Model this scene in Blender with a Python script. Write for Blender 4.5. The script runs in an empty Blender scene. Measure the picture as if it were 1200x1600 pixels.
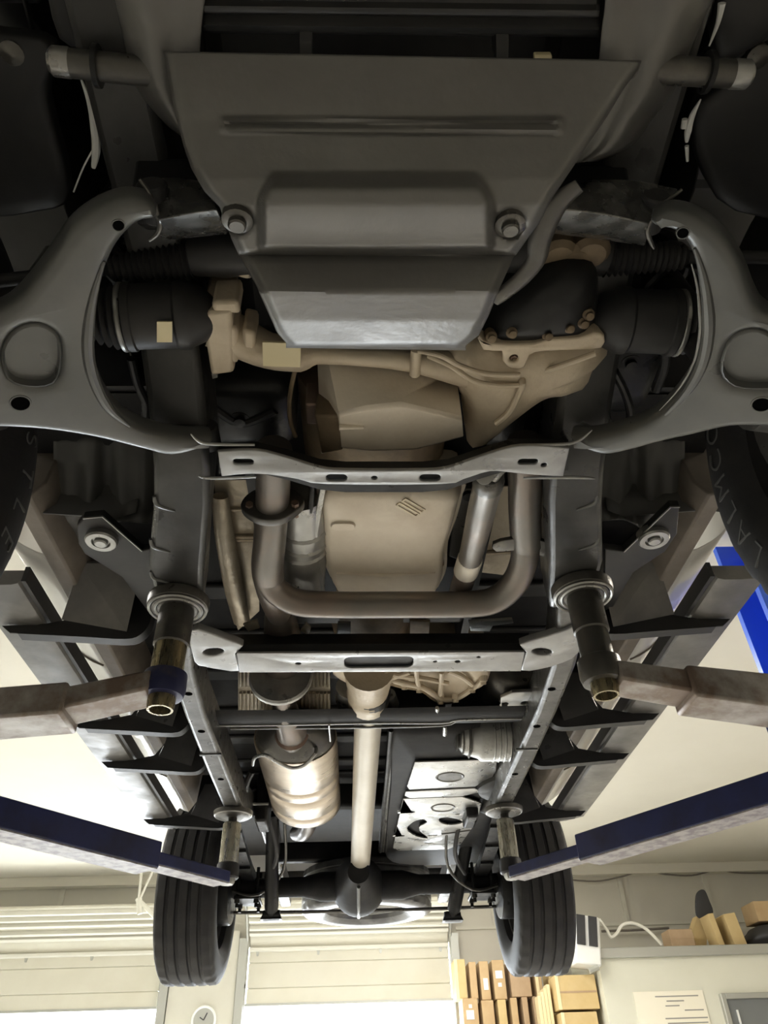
import bpy, bmesh, math, random
from mathutils import Vector, Matrix
random.seed(7)
scene = bpy.context.scene
CZ = 1.5                      # camera height above the floor; geometry below is authored relative to it
# ------------------------------------------------------------------ camera
PITCH, YAW, ROLL, FPX = math.radians(39.05), math.radians(2.80), math.radians(-1.98), 1155.0
CAM = Vector((-0.041, 0, 0))
_f = Vector((math.sin(YAW)*math.cos(PITCH), math.cos(YAW)*math.cos(PITCH), math.sin(PITCH)))
_r = Vector((math.cos(YAW), -math.sin(YAW), 0)); _u = _r.cross(_f)
AX = _r*math.cos(ROLL) + _u*math.sin(ROLL); AY = -_r*math.sin(ROLL) + _u*math.cos(ROLL); AF = _f
cd = bpy.data.cameras.new('camera'); cam = bpy.data.objects.new('camera', cd); scene.collection.objects.link(cam)
M = Matrix((AX, AY, -AF)).transposed().to_4x4(); M.translation = CAM + Vector((0, 0, CZ)); cam.matrix_world = M
cd.sensor_fit = 'VERTICAL'; cd.sensor_height = 36; cd.lens = FPX/1600*36; cd.clip_start = 0.02; cd.clip_end = 200
scene.camera = cam
# ------------------------------------------------------------------ world, exposure
w = bpy.data.worlds.new('world'); scene.world = w; w.use_nodes = True
bgn = w.node_tree.nodes['Background']; bgn.inputs[0].default_value = (0.86, 0.93, 1.0, 1); bgn.inputs[1].default_value = 11
scene.view_settings.view_transform = 'Standard'; scene.view_settings.look = 'None'
scene.view_settings.exposure = 1.1; scene.view_settings.gamma = 1.0; scene.view_settings.use_curve_mapping = False
# ------------------------------------------------------------------ helpers
def P(u, v, z):
    d = AF + AX*((u-600)/FPX) + AY*((800-v)/FPX)
    return CAM + d*(z/d.z)
def PY(u, v, y):
    d = AF + AX*((u-600)/FPX) + AY*((800-v)/FPX)
    return CAM + d*(y/d.y)
def PP(u, v, p0, n):
    d = AF + AX*((u-600)/FPX) + AY*((800-v)/FPX)
    return CAM + d*((Vector(p0)-CAM).dot(n)/d.dot(n))
def V(*a): return Vector(a)
def mir(pts): return [Vector((-p[0], p[1], p[2])) for p in pts]
def lerp(a, b, t): return a + (b-a)*t
def interp(tab, x):
    if x <= tab[0][0]: return tab[0][1]
    for (a, va), (b, vb) in zip(tab, tab[1:]):
        if x <= b: return va + (vb-va)*(x-a)/(b-a)
    return tab[-1][1]
def sstep(a, b, x):
    t = max(0, min(1, (x-a)/(b-a))); return t*t*(3-2*t)
def cr(pts, n=4, closed=False):
    pts = [Vector(p) for p in pts]; out = []; m = len(pts)
    for i in range(m if closed else m-1):
        g = (lambda k: pts[k % m]) if closed else (lambda k: pts[max(0, min(m-1, k))])
        a, b, c, d = g(i-1), g(i), g(i+1), g(i+2)
        for k in range(n):
            t = k/n
            out.append(0.5*((2*b) + (c-a)*t + (2*a-5*b+4*c-d)*t*t + (3*b-a-3*c+d)*t**3))
    if not closed: out.append(pts[-1])
    return out
def Z(n): return Vector((0, 0, n))
class MB:
    def __init__(s): s.v = []; s.f = []
    def add(s, vs, fs):
        o = len(s.v); s.v += [Vector(p) for p in vs]; s.f += [tuple(i+o for i in f) for f in fs]; return s
    def hexa(s, b, t):
        return s.add(list(b)+list(t), [(3, 2, 1, 0), (4, 5, 6, 7), (0, 1, 5, 4), (1, 2, 6, 5), (2, 3, 7, 6), (3, 0, 4, 7)])
    def box(s, c, d, R=None):
        x, y, z = d[0]/2, d[1]/2, d[2]/2; c = Vector(c)
        q = [V(-x, -y, -z), V(x, -y, -z), V(x, y, -z), V(-x, y, -z), V(-x, -y, z), V(x, -y, z), V(x, y, z), V(-x, y, z)]
        if R is not None: q = [R @ p for p in q]
        q = [p+c for p in q]; return s.hexa(q[:4], q[4:])
    def prism(s, pts, vec):
        n = len(pts); a = [Vector(p) for p in pts]; b = [p+Vector(vec) for p in a]
        return s.add(a+b, [tuple(range(n))[::-1], tuple(range(n, 2*n))] + [(i, (i+1) % n, n+(i+1) % n, n+i) for i in range(n)])
    def loft(s, rings, closed=True, caps=True):
        n = len(rings[0]); vs = [p for r in rings for p in r]; fs = []
        for i in range(len(rings)-1):
            for j in range(n if closed else n-1):
                k = (j+1) % n; fs.append((i*n+j, i*n+k, (i+1)*n+k, (i+1)*n+j))
        if caps and closed:
            fs.append(tuple(range(n))[::-1]); b = (len(rings)-1)*n; fs.append(tuple(range(b, b+n)))
        return s.add(vs, fs)
    def tube(s, pts, r, n=14, caps=True, flat=None):
        pts = [Vector(p) for p in pts]; m = len(pts)
        rs = r if isinstance(r, (list, tuple)) else [r]*m
        if len(rs) != m:
            rs = [interp([(k/(len(rs)-1), q) for k, q in enumerate(rs)], i/(m-1)) for i in range(m)]
        up = None; rings = []
        for i in range(m):
            t = (pts[min(m-1, i+1)]-pts[max(0, i-1)]).normalized()
            if up is None:
                a = Vector((0, 0, 1)) if abs(t.z) < .8 else Vector((0, 1, 0))
                up = (a - t*a.dot(t)).normalized()
            else: up = (up - t*up.dot(t)).normalized()
            sd = t.cross(up); fl = flat or 1
            rings.append([pts[i] + (sd*math.cos(2*math.pi*k/n) + up*fl*math.sin(2*math.pi*k/n))*rs[i] for k in range(n)])
        return s.loft(rings, True, caps)
    def lathe(s, c, axis, prof, n=24, caps=True):
        c = Vector(c); ax = Vector(axis).normalized()
        a = Vector((0, 0, 1)) if abs(ax.z) < .8 else Vector((0, 1, 0))
        e1 = (a-ax*a.dot(ax)).normalized(); e2 = ax.cross(e1)
        rings = [[c + ax*h + (e1*math.cos(2*math.pi*k/n) + e2*math.sin(2*math.pi*k/n))*max(r, 1e-4) for k in range(n)] for r, h in prof]
        return s.loft(rings, True, caps)
    def grid(s, rows):
        n = len(rows[0]); return s.loft(rows, False, False)
    def inflate(s, outline, layers):
        # layers: (scale towards centroid, offset vector)
        c = sum((Vector(p) for p in outline), Vector())/len(outline)
        return s.loft([[c + (Vector(p)-c)*k + Vector(o) for p in outline] for k, o in layers])
def rrect(c, e1, e2, w, h, r, n=4):
    c, e1, e2 = Vector(c), Vector(e1).normalized(), Vector(e2).normalized(); out = []
    for (sx, sy, a0) in ((1, 1, 0), (-1, 1, 90), (-1, -1, 180), (1, -1, 270)):
        for k in range(n+1):
            a = math.radians(a0 + 90*k/n)
            out.append(c + e1*(sx*(w/2-r) + r*math.cos(a)) + e2*(sy*(h/2-r) + r*math.sin(a)))
    return out
def ell(c, e1, e2, a, b, n=16):
    return [Vector(c) + Vector(e1)*a*math.cos(2*math.pi*k/n) + Vector(e2)*b*math.sin(2*math.pi*k/n) for k in range(n)]
def plate(mb, outline, holes, thick, bevel=0.0, nrm=None, side=0, res=2):
    """plate with real holes; side=+1 puts the outline on the lower face (material grows along nrm)"""
    pts = [Vector(p) for p in outline]; c = sum(pts, Vector())/len(pts)
    if nrm is None:
        nrm = Vector()
        for a, b in zip(pts, pts[1:]+pts[:1]): nrm += (a-c).cross(b-c)
        nrm.normalize()
        if nrm.z < 0: nrm = -nrm
    nrm = Vector(nrm).normalized()
    a = Vector((1, 0, 0)) if abs(nrm.x) < .8 else Vector((0, 1, 0))
    e1 = (a-nrm*a.dot(nrm)).normalized(); e2 = nrm.cross(e1)
    cu = bpy.data.curves.new('tmp', 'CURVE'); cu.dimensions = '2D'; cu.fill_mode = 'BOTH'
    cu.extrude = max(thick/2-bevel, 1e-5); cu.bevel_depth = bevel; cu.bevel_resolution = res; cu.offset = -bevel
    for ring in [pts]+[list(h) for h in holes]:
        sp = cu.splines.new('POLY'); sp.points.add(len(ring)-1); sp.use_cyclic_u = True
        for q, p in zip(sp.points, ring):
            d = Vector(p)-c; q.co = (d.dot(e1), d.dot(e2), 0, 1)
    ob = bpy.data.objects.new('tmp', cu); me = bpy.data.meshes.new_from_object(ob)
    o = c + nrm*(side*thick/2)
    mb.add([o + e1*v.co.x + e2*v.co.y + nrm*v.co.z for v in me.vertices], [tuple(p.vertices) for p in me.polygons])
    bpy.data.objects.remove(ob); bpy.data.curves.remove(cu); bpy.data.meshes.remove(me)
    return mb
BASE = {}
def obj(name, mb, mat, parent=None, base=None, smooth=35, bevel=0, solid=0, sub=0):
    if parent is not None: b = BASE[parent.name]
    else:
        if base is None:
            xs = [p.x for p in mb.v]; ys = [p.y for p in mb.v]; zs = [p.z for p in mb.v]
            base = Vector(((min(xs)+max(xs))/2, (min(ys)+max(ys))/2, min(zs)))
        b = Vector(base)
    me = bpy.data.meshes.new(name); me.from_pydata([p-b for p in mb.v], [], mb.f)
    bm = bmesh.new(); bm.from_mesh(me); bmesh.ops.remove_doubles(bm, verts=bm.verts, dist=1e-6)
    bmesh.ops.recalc_face_normals(bm, faces=bm.faces); bm.to_mesh(me); bm.free()
    me.materials.append(MAT[mat]); me.shade_smooth(); me.set_sharp_from_angle(angle=math.radians(smooth))
    o = bpy.data.objects.new(name, me); scene.collection.objects.link(o); BASE[o.name] = b
    if parent is not None: o.parent = parent
    else: o.location = b + Z(CZ)
    if solid:
        m = o.modifiers.new('solid', 'SOLIDIFY'); m.thickness = solid; m.offset = 0
    if bevel:
        m = o.modifiers.new('bevel', 'BEVEL'); m.width = bevel; m.segments = 2; m.limit_method = 'ANGLE'; m.angle_limit = math.radians(40)
    if sub:
        m = o.modifiers.new('sub', 'SUBSURF'); m.levels = sub; m.render_levels = sub
    return o
def thing(name, label, cat, base, group=None):
    o = bpy.data.objects.new(name, None); scene.collection.objects.link(o); BASE[o.name] = Vector(base); o.location = Vector(base)+Z(CZ)
    o.empty_display_size = .1
    return tag(o, label, cat, group)
def tag(o, label, cat, group=None):
    o['label'] = label; o['category'] = cat
    if group: o['group'] = group
    return o
def struct(o): o['kind'] = 'structure'; return o
# ------------------------------------------------------------------ materials
MAT = {}
def mat(key, col, rough=.5, metal=0.0, col2=None, scale=8, lo=.4, hi=.65, bump=0, bscale=60, rvar=0, emis=0, spec=.5, coat=0, stretch=(1, 1, 1), detail=6):
    m = bpy.data.materials.new(key); m.use_nodes = True; nt = m.node_tree; b = nt.nodes['Principled BSDF']; MAT[key] = m
    b.inputs['Base Color'].default_value = (*col, 1); b.inputs['Roughness'].default_value = rough; b.inputs['Metallic'].default_value = metal
    b.inputs['Specular IOR Level'].default_value = spec; b.inputs['Coat Weight'].default_value = coat
    tc = nt.nodes.new('ShaderNodeTexCoord'); mp = nt.nodes.new('ShaderNodeMapping'); mp.inputs['Scale'].default_value = stretch
    nt.links.new(tc.outputs['Object'], mp.inputs['Vector'])
    if col2:
        n = nt.nodes.new('ShaderNodeTexNoise'); n.inputs['Scale'].default_value = scale; n.inputs['Detail'].default_value = detail; n.inputs['Roughness'].default_value = .6
        r = nt.nodes.new('ShaderNodeValToRGB'); r.color_ramp.elements[0].position = lo; r.color_ramp.elements[1].position = hi
        r.color_ramp.elements[0].color = (*col, 1); r.color_ramp.elements[1].color = (*col2, 1)
        nt.links.new(mp.outputs[0], n.inputs['Vector']); nt.links.new(n.outputs['Fac'], r.inputs[0]); nt.links.new(r.outputs[0], b.inputs['Base Color'])
    if rvar:
        n = nt.nodes.new('ShaderNodeTexNoise'); n.inputs['Scale'].default_value = scale*1.7; n.inputs['Detail'].default_value = 5
        r = nt.nodes.new('ShaderNodeMapRange'); r.inputs[1].default_value = .3; r.inputs[2].default_value = .7
        r.inputs[3].default_value = max(.05, rough-rvar); r.inputs[4].default_value = min(1, rough+rvar)
        nt.links.new(mp.outputs[0], n.inputs['Vector']); nt.links.new(n.outputs['Fac'], r.inputs[0]); nt.links.new(r.outputs[0], b.inputs['Roughness'])
    if bump:
        n = nt.nodes.new('ShaderNodeTexNoise'); n.inputs['Scale'].default_value = bscale; n.inputs['Detail'].default_value = 4
        bp = nt.nodes.new('ShaderNodeBump'); bp.inputs['Strength'].default_value = bump; bp.inputs['Distance'].default_value = .004
        nt.links.new(mp.outputs[0], n.inputs['Vector']); nt.links.new(n.outputs['Fac'], bp.inputs['Height']); nt.links.new(bp.outputs[0], b.inputs['Normal'])
    if emis:
        b.inputs['Emission Color'].default_value = (*col, 1); b.inputs['Emission Strength'].default_value = emis
    return m
mat('skid', (.165, .16, .15), .38, .45, (.215, .21, .20), 5, .35, .7, .15, 90, .1)
mat('arm_black', (.135, .138, .132), .35, .4, (.18, .18, .17), 7, .4, .75, .12, 40, .1)
mat('frame_black', (.045, .045, .043), .36, .2, (.085, .083, .078), 9, .45, .75, .2, 35, .12)
mat('rail_worn_lit', (.13, .127, .12), .34, .4, (.065, .063, .058), 14, .45, .7, .35, 30, .1)  # worn rear rails, paler also for the floor light they catch
mat('gloss_black', (.018, .018, .018), .36, .1, (.036, .036, .034), 12, .5, .8, .25, 30, .1, spec=.3)
mat('bracket_black', (.11, .11, .105), .28, .7, (.32, .31, .29), 22, .5, .75, .3, 45, .1)
mat('axle_black', (.013, .013, .014), .6, 0, (.028, .027, .026), 10, .4, .7, .2, 40, spec=.25)
mat('plastic_black', (.02, .02, .02), .5, 0, (.035, .034, .032), 6, .4, .7, .1, 50)
mat('liner', (.085, .085, .08), .45, 0, (.13, .127, .115), 4, .4, .7, .35, 12)
mat('rubber', (.022, .022, .023), .62, 0, (.035, .033, .031), 14, .4, .7, .15, 120)
mat('rubber_letter', (.14, .14, .135), .45)
mat('void', (.004, .004, .004), 1.0, spec=0)
mat('tan_alu', (.62, .53, .395), .48, .2, (.50, .41, .29), 11, .42, .7, .35, 70, .1)
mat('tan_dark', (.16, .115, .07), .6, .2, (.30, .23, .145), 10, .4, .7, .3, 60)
mat('pan_alu', (.76, .68, .555), .45, .2, (.64, .55, .43), 7, .42, .72, .25, 60, .1)
mat('shield', (.60, .52, .39), .4, .45, (.40, .32, .22), 13, .5, .75, .5, 45, .1)
mat('exhaust', (.20, .185, .165), .36, .6, (.24, .195, .165), 7, .42, .65, .15, 60, .08)
mat('rusty', (.20, .13, .095), .55, .4, (.30, .22, .17), 14, .4, .7, .3, 80)
mat('muffler', (.60, .52, .42), .34, .75, (.50, .42, .33), 5, .4, .7, .2, 20, .08, stretch=(1, 6, 1))
mat('steel', (.42, .42, .40), .34, .7, (.30, .29, .27), 13, .45, .7, .2, 70, .1)
mat('steel_dark', (.11, .105, .095), .35, .6, (.19, .18, .155), 18, .5, .8, .2, 60, .1)
mat('xm_grey', (.36, .36, .355), .34, .5, (.26, .258, .25), 12, .45, .75, .2, 60, .1)
mat('brass_steel', (.36, .31, .19), .3, .85, (.20, .17, .11), 16, .45, .7, .25, 40, .1, stretch=(6, 6, 1))
mat('shaft', (.72, .67, .57), .42, .25, (.64, .585, .48), 6, .4, .7, .1, 60)
mat('tank_metal', (.52, .52, .50), .33, .75, (.36, .355, .34), 15, .5, .75, .35, 50, .1)
mat('board', (.16, .155, .145), .42, .3, (.24, .23, .21), 9, .4, .7, .2, 40, .1)
mat('rocker', (.90, .885, .84), .3, 0, (.84, .82, .75), 3, .5, .8, 0, 10, 0, coat=.5)
mat('pinch', (.20, .17, .14), .55, 0, (.28, .24, .20), 9, .4, .7, .3, 40)
mat('blue_paint', (.022, .032, .125), .38, 0, (.014, .018, .06), 8, .45, .7, .15, 30, .1)
mat('blue_bright', (.05, .16, .85), .35, 0)
mat('arm_worn', (.52, .50, .47), .42, .3, (.24, .18, .14), 10, .4, .62, .3, 40, .1)
mat('arm_edge', (.46, .44, .43), .5, .2, (.26, .23, .25), 30, .42, .6, .3, 40)
mat('collar_blue', (.03, .035, .10), .35, .2, (.10, .09, .10), 14, .5, .7)
mat('sleeve', (.50, .49, .42), .3, .8, (.34, .32, .26), 14, .45, .7, .2, 40, .1, stretch=(4, 4, 1))
mat('rubber_lit', (.09, .09, .09), .28, .2, (.22, .22, .21), 8, .45, .7, .3, 30)  # spare's rubber paled: door light on its sidewall put into the colour
mat('label', (.78, .68, .42), .5)
mat('label_dark', (.40, .33, .18), .5)
mat('wall', (.56, .535, .46), .7, 0, (.52, .495, .425), 1.3, .4, .7, .1, 20)
mat('pier', (.58, .56, .48), .6, 0, (.54, .52, .44), 2, .4, .7)
mat('ceiling', (.66, .63, .54), .8, 0, (.62, .59, .50), .7, .4, .7)
mat('floor', (.58, .56, .52), .55, 0, (.48, .46, .42), 1.6, .4, .7, .1, 30, .1)
mat('asphalt', (.55, .54, .52), .9)
mat('door_panel', (.60, .575, .48), .5, 0, (.56, .53, .43), 1.5, .4, .7)
mat('door_rib', (.66, .64, .56), .45)
mat('metal_grey', (.42, .42, .38), .4, .5)
mat('card_a', (.52, .37, .20), .75, 0, (.47, .32, .165), 5, .4, .7)
mat('card_b', (.60, .45, .22), .75, 0, (.55, .40, .18), 5, .4, .7)
mat('card_c', (.44, .31, .19), .75, 0, (.38, .26, .15), 5, .4, .7)
mat('card_edge', (.78, .66, .40), .7)
mat('tape', (.72, .62, .45), .5)
mat('white_label', (.80, .78, .72), .5)
mat('white', (.80, .80, .77), .45)
mat('office', (.70, .69, .58), .6, 0, (.66, .65, .54), 1, .4, .7)
mat('paper', (.85, .80, .66), .7)
mat('ink', (.30, .29, .27), .7)
mat('glass_dark', (.16, .17, .17), .15, 0)
mat('dark', (.03, .03, .032), .5)
mat('wire', (.16, .14, .12), .6)
mat('cable_white', (.72, .70, .62), .5)
mat('lamp_glow', (1, .97, .9), .5, emis=6)
# ------------------------------------------------------------------ room
WY = 12.0; CEI = 2.80; FL = -CZ
XL, XR, YF = -6.6, 7.2, -9.0
def quadbox(name, x0, x1, y0, y1, z0, z1, m, parent=None):
    mb = MB(); mb.box(((x0+x1)/2, (y0+y1)/2, (z0+z1)/2), (x1-x0, y1-y0, z1-z0)); return obj(name, mb, m, parent)
def ST(name, o): o.name = name; return struct(o)
struct(quadbox('floor', XL-.2, XR+.2, YF-.2, WY+.3, FL-.1, FL, 'floor'))
struct(quadbox('trim_1', -30, 30, WY+.3, WY+30, FL-.12, FL-.02, 'asphalt'))
struct(quadbox('ceiling', XL-.2, XR+.2, YF-.2, WY+.3, CEI, CEI+.1, 'ceiling'))
struct(quadbox('wall_left', XL-.2, XL, YF-.2, WY+.3, FL, CEI, 'wall'))
struct(quadbox('wall_right', XR, XR+.2, YF-.2, WY+.3, FL, CEI, 'wall'))
struct(quadbox('wall_front', XL, XR, YF-.2, YF, FL, CEI, 'wall'))
D1 = (-5.65, -2.72); D2 = (-1.585, 1.275); DT = 1.86; DB = 1.16
mb = MB()
for x0, x1, z0, z1 in ((XL, D1[0], FL, CEI), (D1[1], D2[0], FL, CEI), (D2[1], XR, FL, CEI), (D1[0], D1[1], DT, CEI), (D2[0], D2[1], DT, CEI)):
    mb.box(((x0+x1)/2, WY+.15, (z0+z1)/2), (x1-x0, .2, z1-z0))
wb = struct(obj('wall_back', mb, 'wall'))
# seams of the wall sheeting
for x in (-4.35, 1.95, 2.6, 3.9, 5.2):
    sm = quadbox('wall_batten', x-.03, x+.03, WY+.02, WY+.05, 2.05, CEI, 'pier', wb)
for z in (2.03,):
    quadbox('wall_rail', D2[1]+.1, XR, WY+.02, WY+.05, z-.02, z+.02, 'pier', wb)
struct(quadbox('trim_2', XL, XR, WY-.12, WY+.05, CEI-.13, CEI, 'ceiling'))
struct(quadbox('trim_3', D1[1]+.12, D2[0]-.12, WY-.06, WY+.05, FL, 2.05, 'pier'))
for k, (x) in enumerate((D1[1], D2[0], D2[1], D1[0])):
    sgn = 1 if k in (0, 2) else -1
    struct(quadbox('trim_%d' % (4+k), min(x, x+sgn*.11), max(x, x+sgn*.11), WY-.1, WY+.05, FL, 1.95, 'metal_grey'))
# sectional doors, part-raised, upper sections bending back under the ceiling
def garage_door(idx, x0, x1):
    prof = [(12.0, DB), (12.0, 1.36), (12.0, 1.66), (12.0, 1.83), (11.86, 2.03), (11.66, 2.19), (11.40, 2.29)]
    mb = MB(); mb.box(((x0+x1)/2, 12.02, DB+.01), (x1-x0, .05, .03))
    d = struct(obj('door_%d' % idx, mb, 'metal_grey'))
    for i, ((ya, za), (yb, zb)) in enumerate(zip(prof, prof[1:])):
        a = V(0, ya, za); b = V(0, yb, zb); t = (b-a).normalized(); n = V(0, t.z, -t.y)   # n points outside/up
        g = .0; a2 = a+t*g; b2 = b-t*g
        m = MB(); m.prism([V(x0+.03, p.y, p.z) for p in (a2, b2, b2+n*.04, a2+n*.04)], V(x1-x0-.06, 0, 0))
        pn = obj('door_panel', m, 'door_panel', d, bevel=.012)
        if i >= 2:
            for fr in ((.12, .62) if i > 3 else (.75,)):
                c = lerp(a, b, fr); m = MB()
                m.prism([V(x0+.03, q.y, q.z) for q in (c, c-n*.055+t*.012, c-n*.055+t*.05, c+t*.062)], V(x1-x0-.06, 0, 0))
                obj('strut', m, 'door_rib', pn, bevel=.004)
        if i == 2:
            for fr in (.03, .34, .66, .97):
                xx = lerp(x0+.06, x1-.06, fr); m = MB()
                m.prism([V(xx-.012, b.y-.012, b.z-.09), V(xx+.012, b.y-.012, b.z-.09), V(xx+.03, b.y-.012, b.z), V(xx+.012, b.y-.012, b.z+.04), V(xx-.012, b.y-.012, b.z+.04), V(xx-.03, b.y-.012, b.z)], V(0, .012, 0))
                obj('hinge', m, 'metal_grey', pn)
    tr = MB()
    for x in (x0+.0, x1-.0):
        path = [V(x, y-.04, z) for y, z in ([(12.0, FL+.02)] + prof)]
        tr.tube(cr(path, 3), .02, 6)
    obj('door_track', tr, 'metal_grey', d)
    return d
garage_door(1, *D1); garage_door(2, *D2)
# portals of daylight through the two openings
for x0, x1 in (D1, D2):
    ld = bpy.data.lights.new('portal', 'AREA'); ld.shape = 'RECTANGLE'; ld.size = x1-x0; ld.size_y = DB-FL; ld.cycles.is_portal = True
    lo = bpy.data.objects.new('door_daylight_portal', ld); scene.collection.objects.link(lo)
    lo.location = ((x0+x1)/2, WY+.3, (DB+FL)/2+CZ); lo.rotation_euler = (math.radians(-90), 0, 0)
# unseen ceiling lamps, added to light the room
def lamp(x, y, where, L=2.4, power=75, col=(1, .975, .93)):
    t = thing('unseen_ceiling_lamp', 'unseen long white strip lamp added on the ceiling ' + where, 'lamp', (x, y, CEI-.09), 'unseen ceiling strip lamps')
    m = MB(); m.prism([V(x-.11, y-L/2, CEI), V(x+.11, y-L/2, CEI), V(x+.08, y-L/2, CEI-.05), V(x-.08, y-L/2, CEI-.05)], V(0, L, 0)); obj('housing', m, 'white', t)
    m = MB(); m.tube([V(x, y-L/2+.03, CEI-.06), V(x, y+L/2-.03, CEI-.06)], .026, 10); obj('diffuser', m, 'lamp_glow', t)
    ld = bpy.data.lights.new('lamp_light', 'AREA'); ld.shape = 'RECTANGLE'; ld.size = .2; ld.size_y = L; ld.energy = power; ld.color = col
    lo = bpy.data.objects.new('lamp_light', ld); scene.collection.objects.link(lo); lo.location = (0, 0, -.01); lo.parent = t
for x, y, wh, pw in ((-3.6, -2.5, 'left of the front bumper', 5), (3.8, -2.5, 'right of the front bumper', 5), (-3.9, 3.6, 'beside the left lift column', 72), (4.3, 3.4, 'beside the right lift column', 80),
                 (-.7, 6.4, 'behind the tailgate, left one', 60), (.9, 6.4, 'behind the tailgate, right one', 60), (.9, 9.0, 'in front of the middle garage door', 40)):
    lamp(x, y, wh, 2.4, pw, (1, .90, .76) if x > 3 else (1, .975, .93))
# ================================================================== TRUCK
T = thing('pickup_truck', 'black underside of a white pickup truck raised on blue lift arms', 'truck', (0, 2.35, .465))
def part(name, mb, m, parent=None, **k): return obj(name, mb, m, parent or T, **k)
SD = (-1, 1)
# ---- frame rails
def sweep_box(st):   # stations (xi, xo, y, zb, zt)
    mb = MB(); mb.loft([[V(a, y, zb), V(b, y, zb), V(b, y, zt), V(a, y, zt)] for a, b, y, zb, zt in st]); return mb
RAIL_F = [(.30, .385, -.12, 1.06, 1.17), (.30, .385, .30, 1.03, 1.15), (.29, .38, .62, 1.00, 1.13), (.29, .385, .85, .92, 1.06), (.297, .395, .97, .885, 1.03), (.31, .413, 1.06, .88, 1.02), (.352, .466, 1.26, .88, 1.02), (.385, .485, 1.44, .88, 1.0)]
RAIL_R = [(.405, .485, 1.42, .885, 1.0), (.452, .515, 1.72, .88, 1.0), (.466, .525, 2.0, .88, 1.0), (.464, .53, 2.4, .88, 1.0), (.462, .53, 2.8, .88, 1.0), (.462, .53, 3.05, .91, 1.03), (.462, .53, 3.35, 1.02, 1.14), (.462, .53, 3.7, 1.12, 1.24), (.462, .53, 4.2, 1.12, 1.24), (.462, .53, 4.6, 1.05, 1.17), (.462, .53, 5.25, 1.03, 1.15)]
for s in SD:
    o = .012 if s > 0 else -.006
    for nm, st in (('front_frame_rail', RAIL_F), ('rear_frame_rail', RAIL_R)):
        st2 = []
        for a, b in zip(st, st[1:]):
            for k in range(3):
                st2.append(tuple(lerp(a[i], b[i], k/3) for i in range(5)))
        st2.append(st[-1])
        r = part(nm, sweep_box([(s*(a)+abs(o)*(1 if s > 0 else -.3), s*(b)+abs(o)*(1 if s > 0 else -.3), y, zb, zt) for a, b, y, zb, zt in st2]), 'frame_black' if nm[0] == 'f' else 'rail_worn_lit', bevel=.012)
        if nm[0] == 'f':   # stamped beads and weld seams on the underside of the rail
            for yy in (1.06, 1.19, 1.30):
                xi = interp([(q[2], q[0]) for q in st], yy); xo = interp([(q[2], q[1]) for q in st], yy)
                m = MB(); m.tube(cr([V(s*(xo-.004), yy-.02, .884), V(s*(xo-.006), yy, .881), V(s*(xo-.035), yy+.018, .8795)], 5), [.003, .005, .002], 8); obj('weld_bead', m, 'arm_black', r)
        else:
            for yy in (1.6, 1.85, 2.1, 2.5):
                xi = interp([(q[2], q[0]) for q in st], yy); xo = interp([(q[2], q[1]) for q in st], yy)
                m = MB(); m.lathe((s*lerp(xi, xo, .5), yy, .8795), (0, 0, 1), [(.011, 0), (.011, .003)], 12); obj('rail_hole', m, 'void', r)
            m = MB(); m.box((s*.497, 2.28, .880), (.068, .012, .006)); obj('weld_bead', m, 'arm_black', r)
# ---- main skid plate
LE = [(60, 250), (90, 257), (130, 265), (180, 275), (230, 288), (265, 300), (300, 320), (325, 345), (345, 349), (360, 356), (400, 374), (450, 402), (490, 420), (520, 433), (536, 447)]
RE = [(60, 1010), (100, 997), (130, 975), (180, 947), (230, 913), (265, 890), (300, 866), (325, 852), (345, 842), (372, 822), (400, 802), (450, 779), (490, 763), (520, 748), (536, 728)]
ZP = [(60, .965), (90, .95), (190, .905), (262, .865), (280, .855), (318, .842), (392, .842), (398, .850), (410, .836), (455, .800), (500, .808), (536, .826), (546, .85)]
def skid_z(u, v):
    z = interp(ZP, v)
    # long stamped rib near the front edge
    a = sstep(183, 187, v)*(1-sstep(205, 210, v))*sstep(343, 350, u)*(1-sstep(872, 880, u)); z -= .006*a
    a = sstep(189, 192, v)*(1-sstep(198, 201, v))*sstep(352, 357, u)*(1-sstep(865, 870, u)); z += .005*a
    # drain bulge
    li = lerp(424, 408, sstep(270, 320, v)); ri = lerp(747, 767, sstep(270, 320, v))
    a = sstep(266, 300, v)*(1-sstep(384, 391, v))*sstep(li-7, li+9, u)*(1-sstep(ri-9, ri+7, u)); z -= .030*a*(1-.25*sstep(320, 385, v))
    # bolt pads
    for bu, bv in ((371, 345), (797, 352)):
        d = math.hypot((u-bu), (v-bv)); z += .010*(1-sstep(17, 26, d))
    return z
rows = []; NV, NU = 120, 110
for i in range(NV+1):
    v = 88 + (544-88)*i/NV; l = interp(LE, v); r = interp(RE, v); row = []
    for j in range(NU+1):
        t = j/NU; u = l+(r-l)*t; vv = v + (10*(t-.5)*(1-sstep(90, 200, v))) + (4 if v < 500 else 4)*(t-.5)
        e = min(t, 1-t)*(r-l); z = skid_z(u, vv) + .010*(1-sstep(0, 16, e))
        row.append(P(u, vv, z))
    rows.append(row)
mb = MB(); mb.grid(rows); skid = part('skid_plate', mb, 'skid', solid=.003, smooth=60)
for u, v in ((371, 345), (797, 352)):
    m = MB(); p = P(u, v, .838); m.lathe(p, (0, .25, -1), [(.019, -.01), (.019, .001), (.014, .003), (.011, .003), (.011, .009), (.009, .011), (.001, .011)], 6 if 0 else 18); obj('bolt', m, 'steel_dark', skid)
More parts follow.
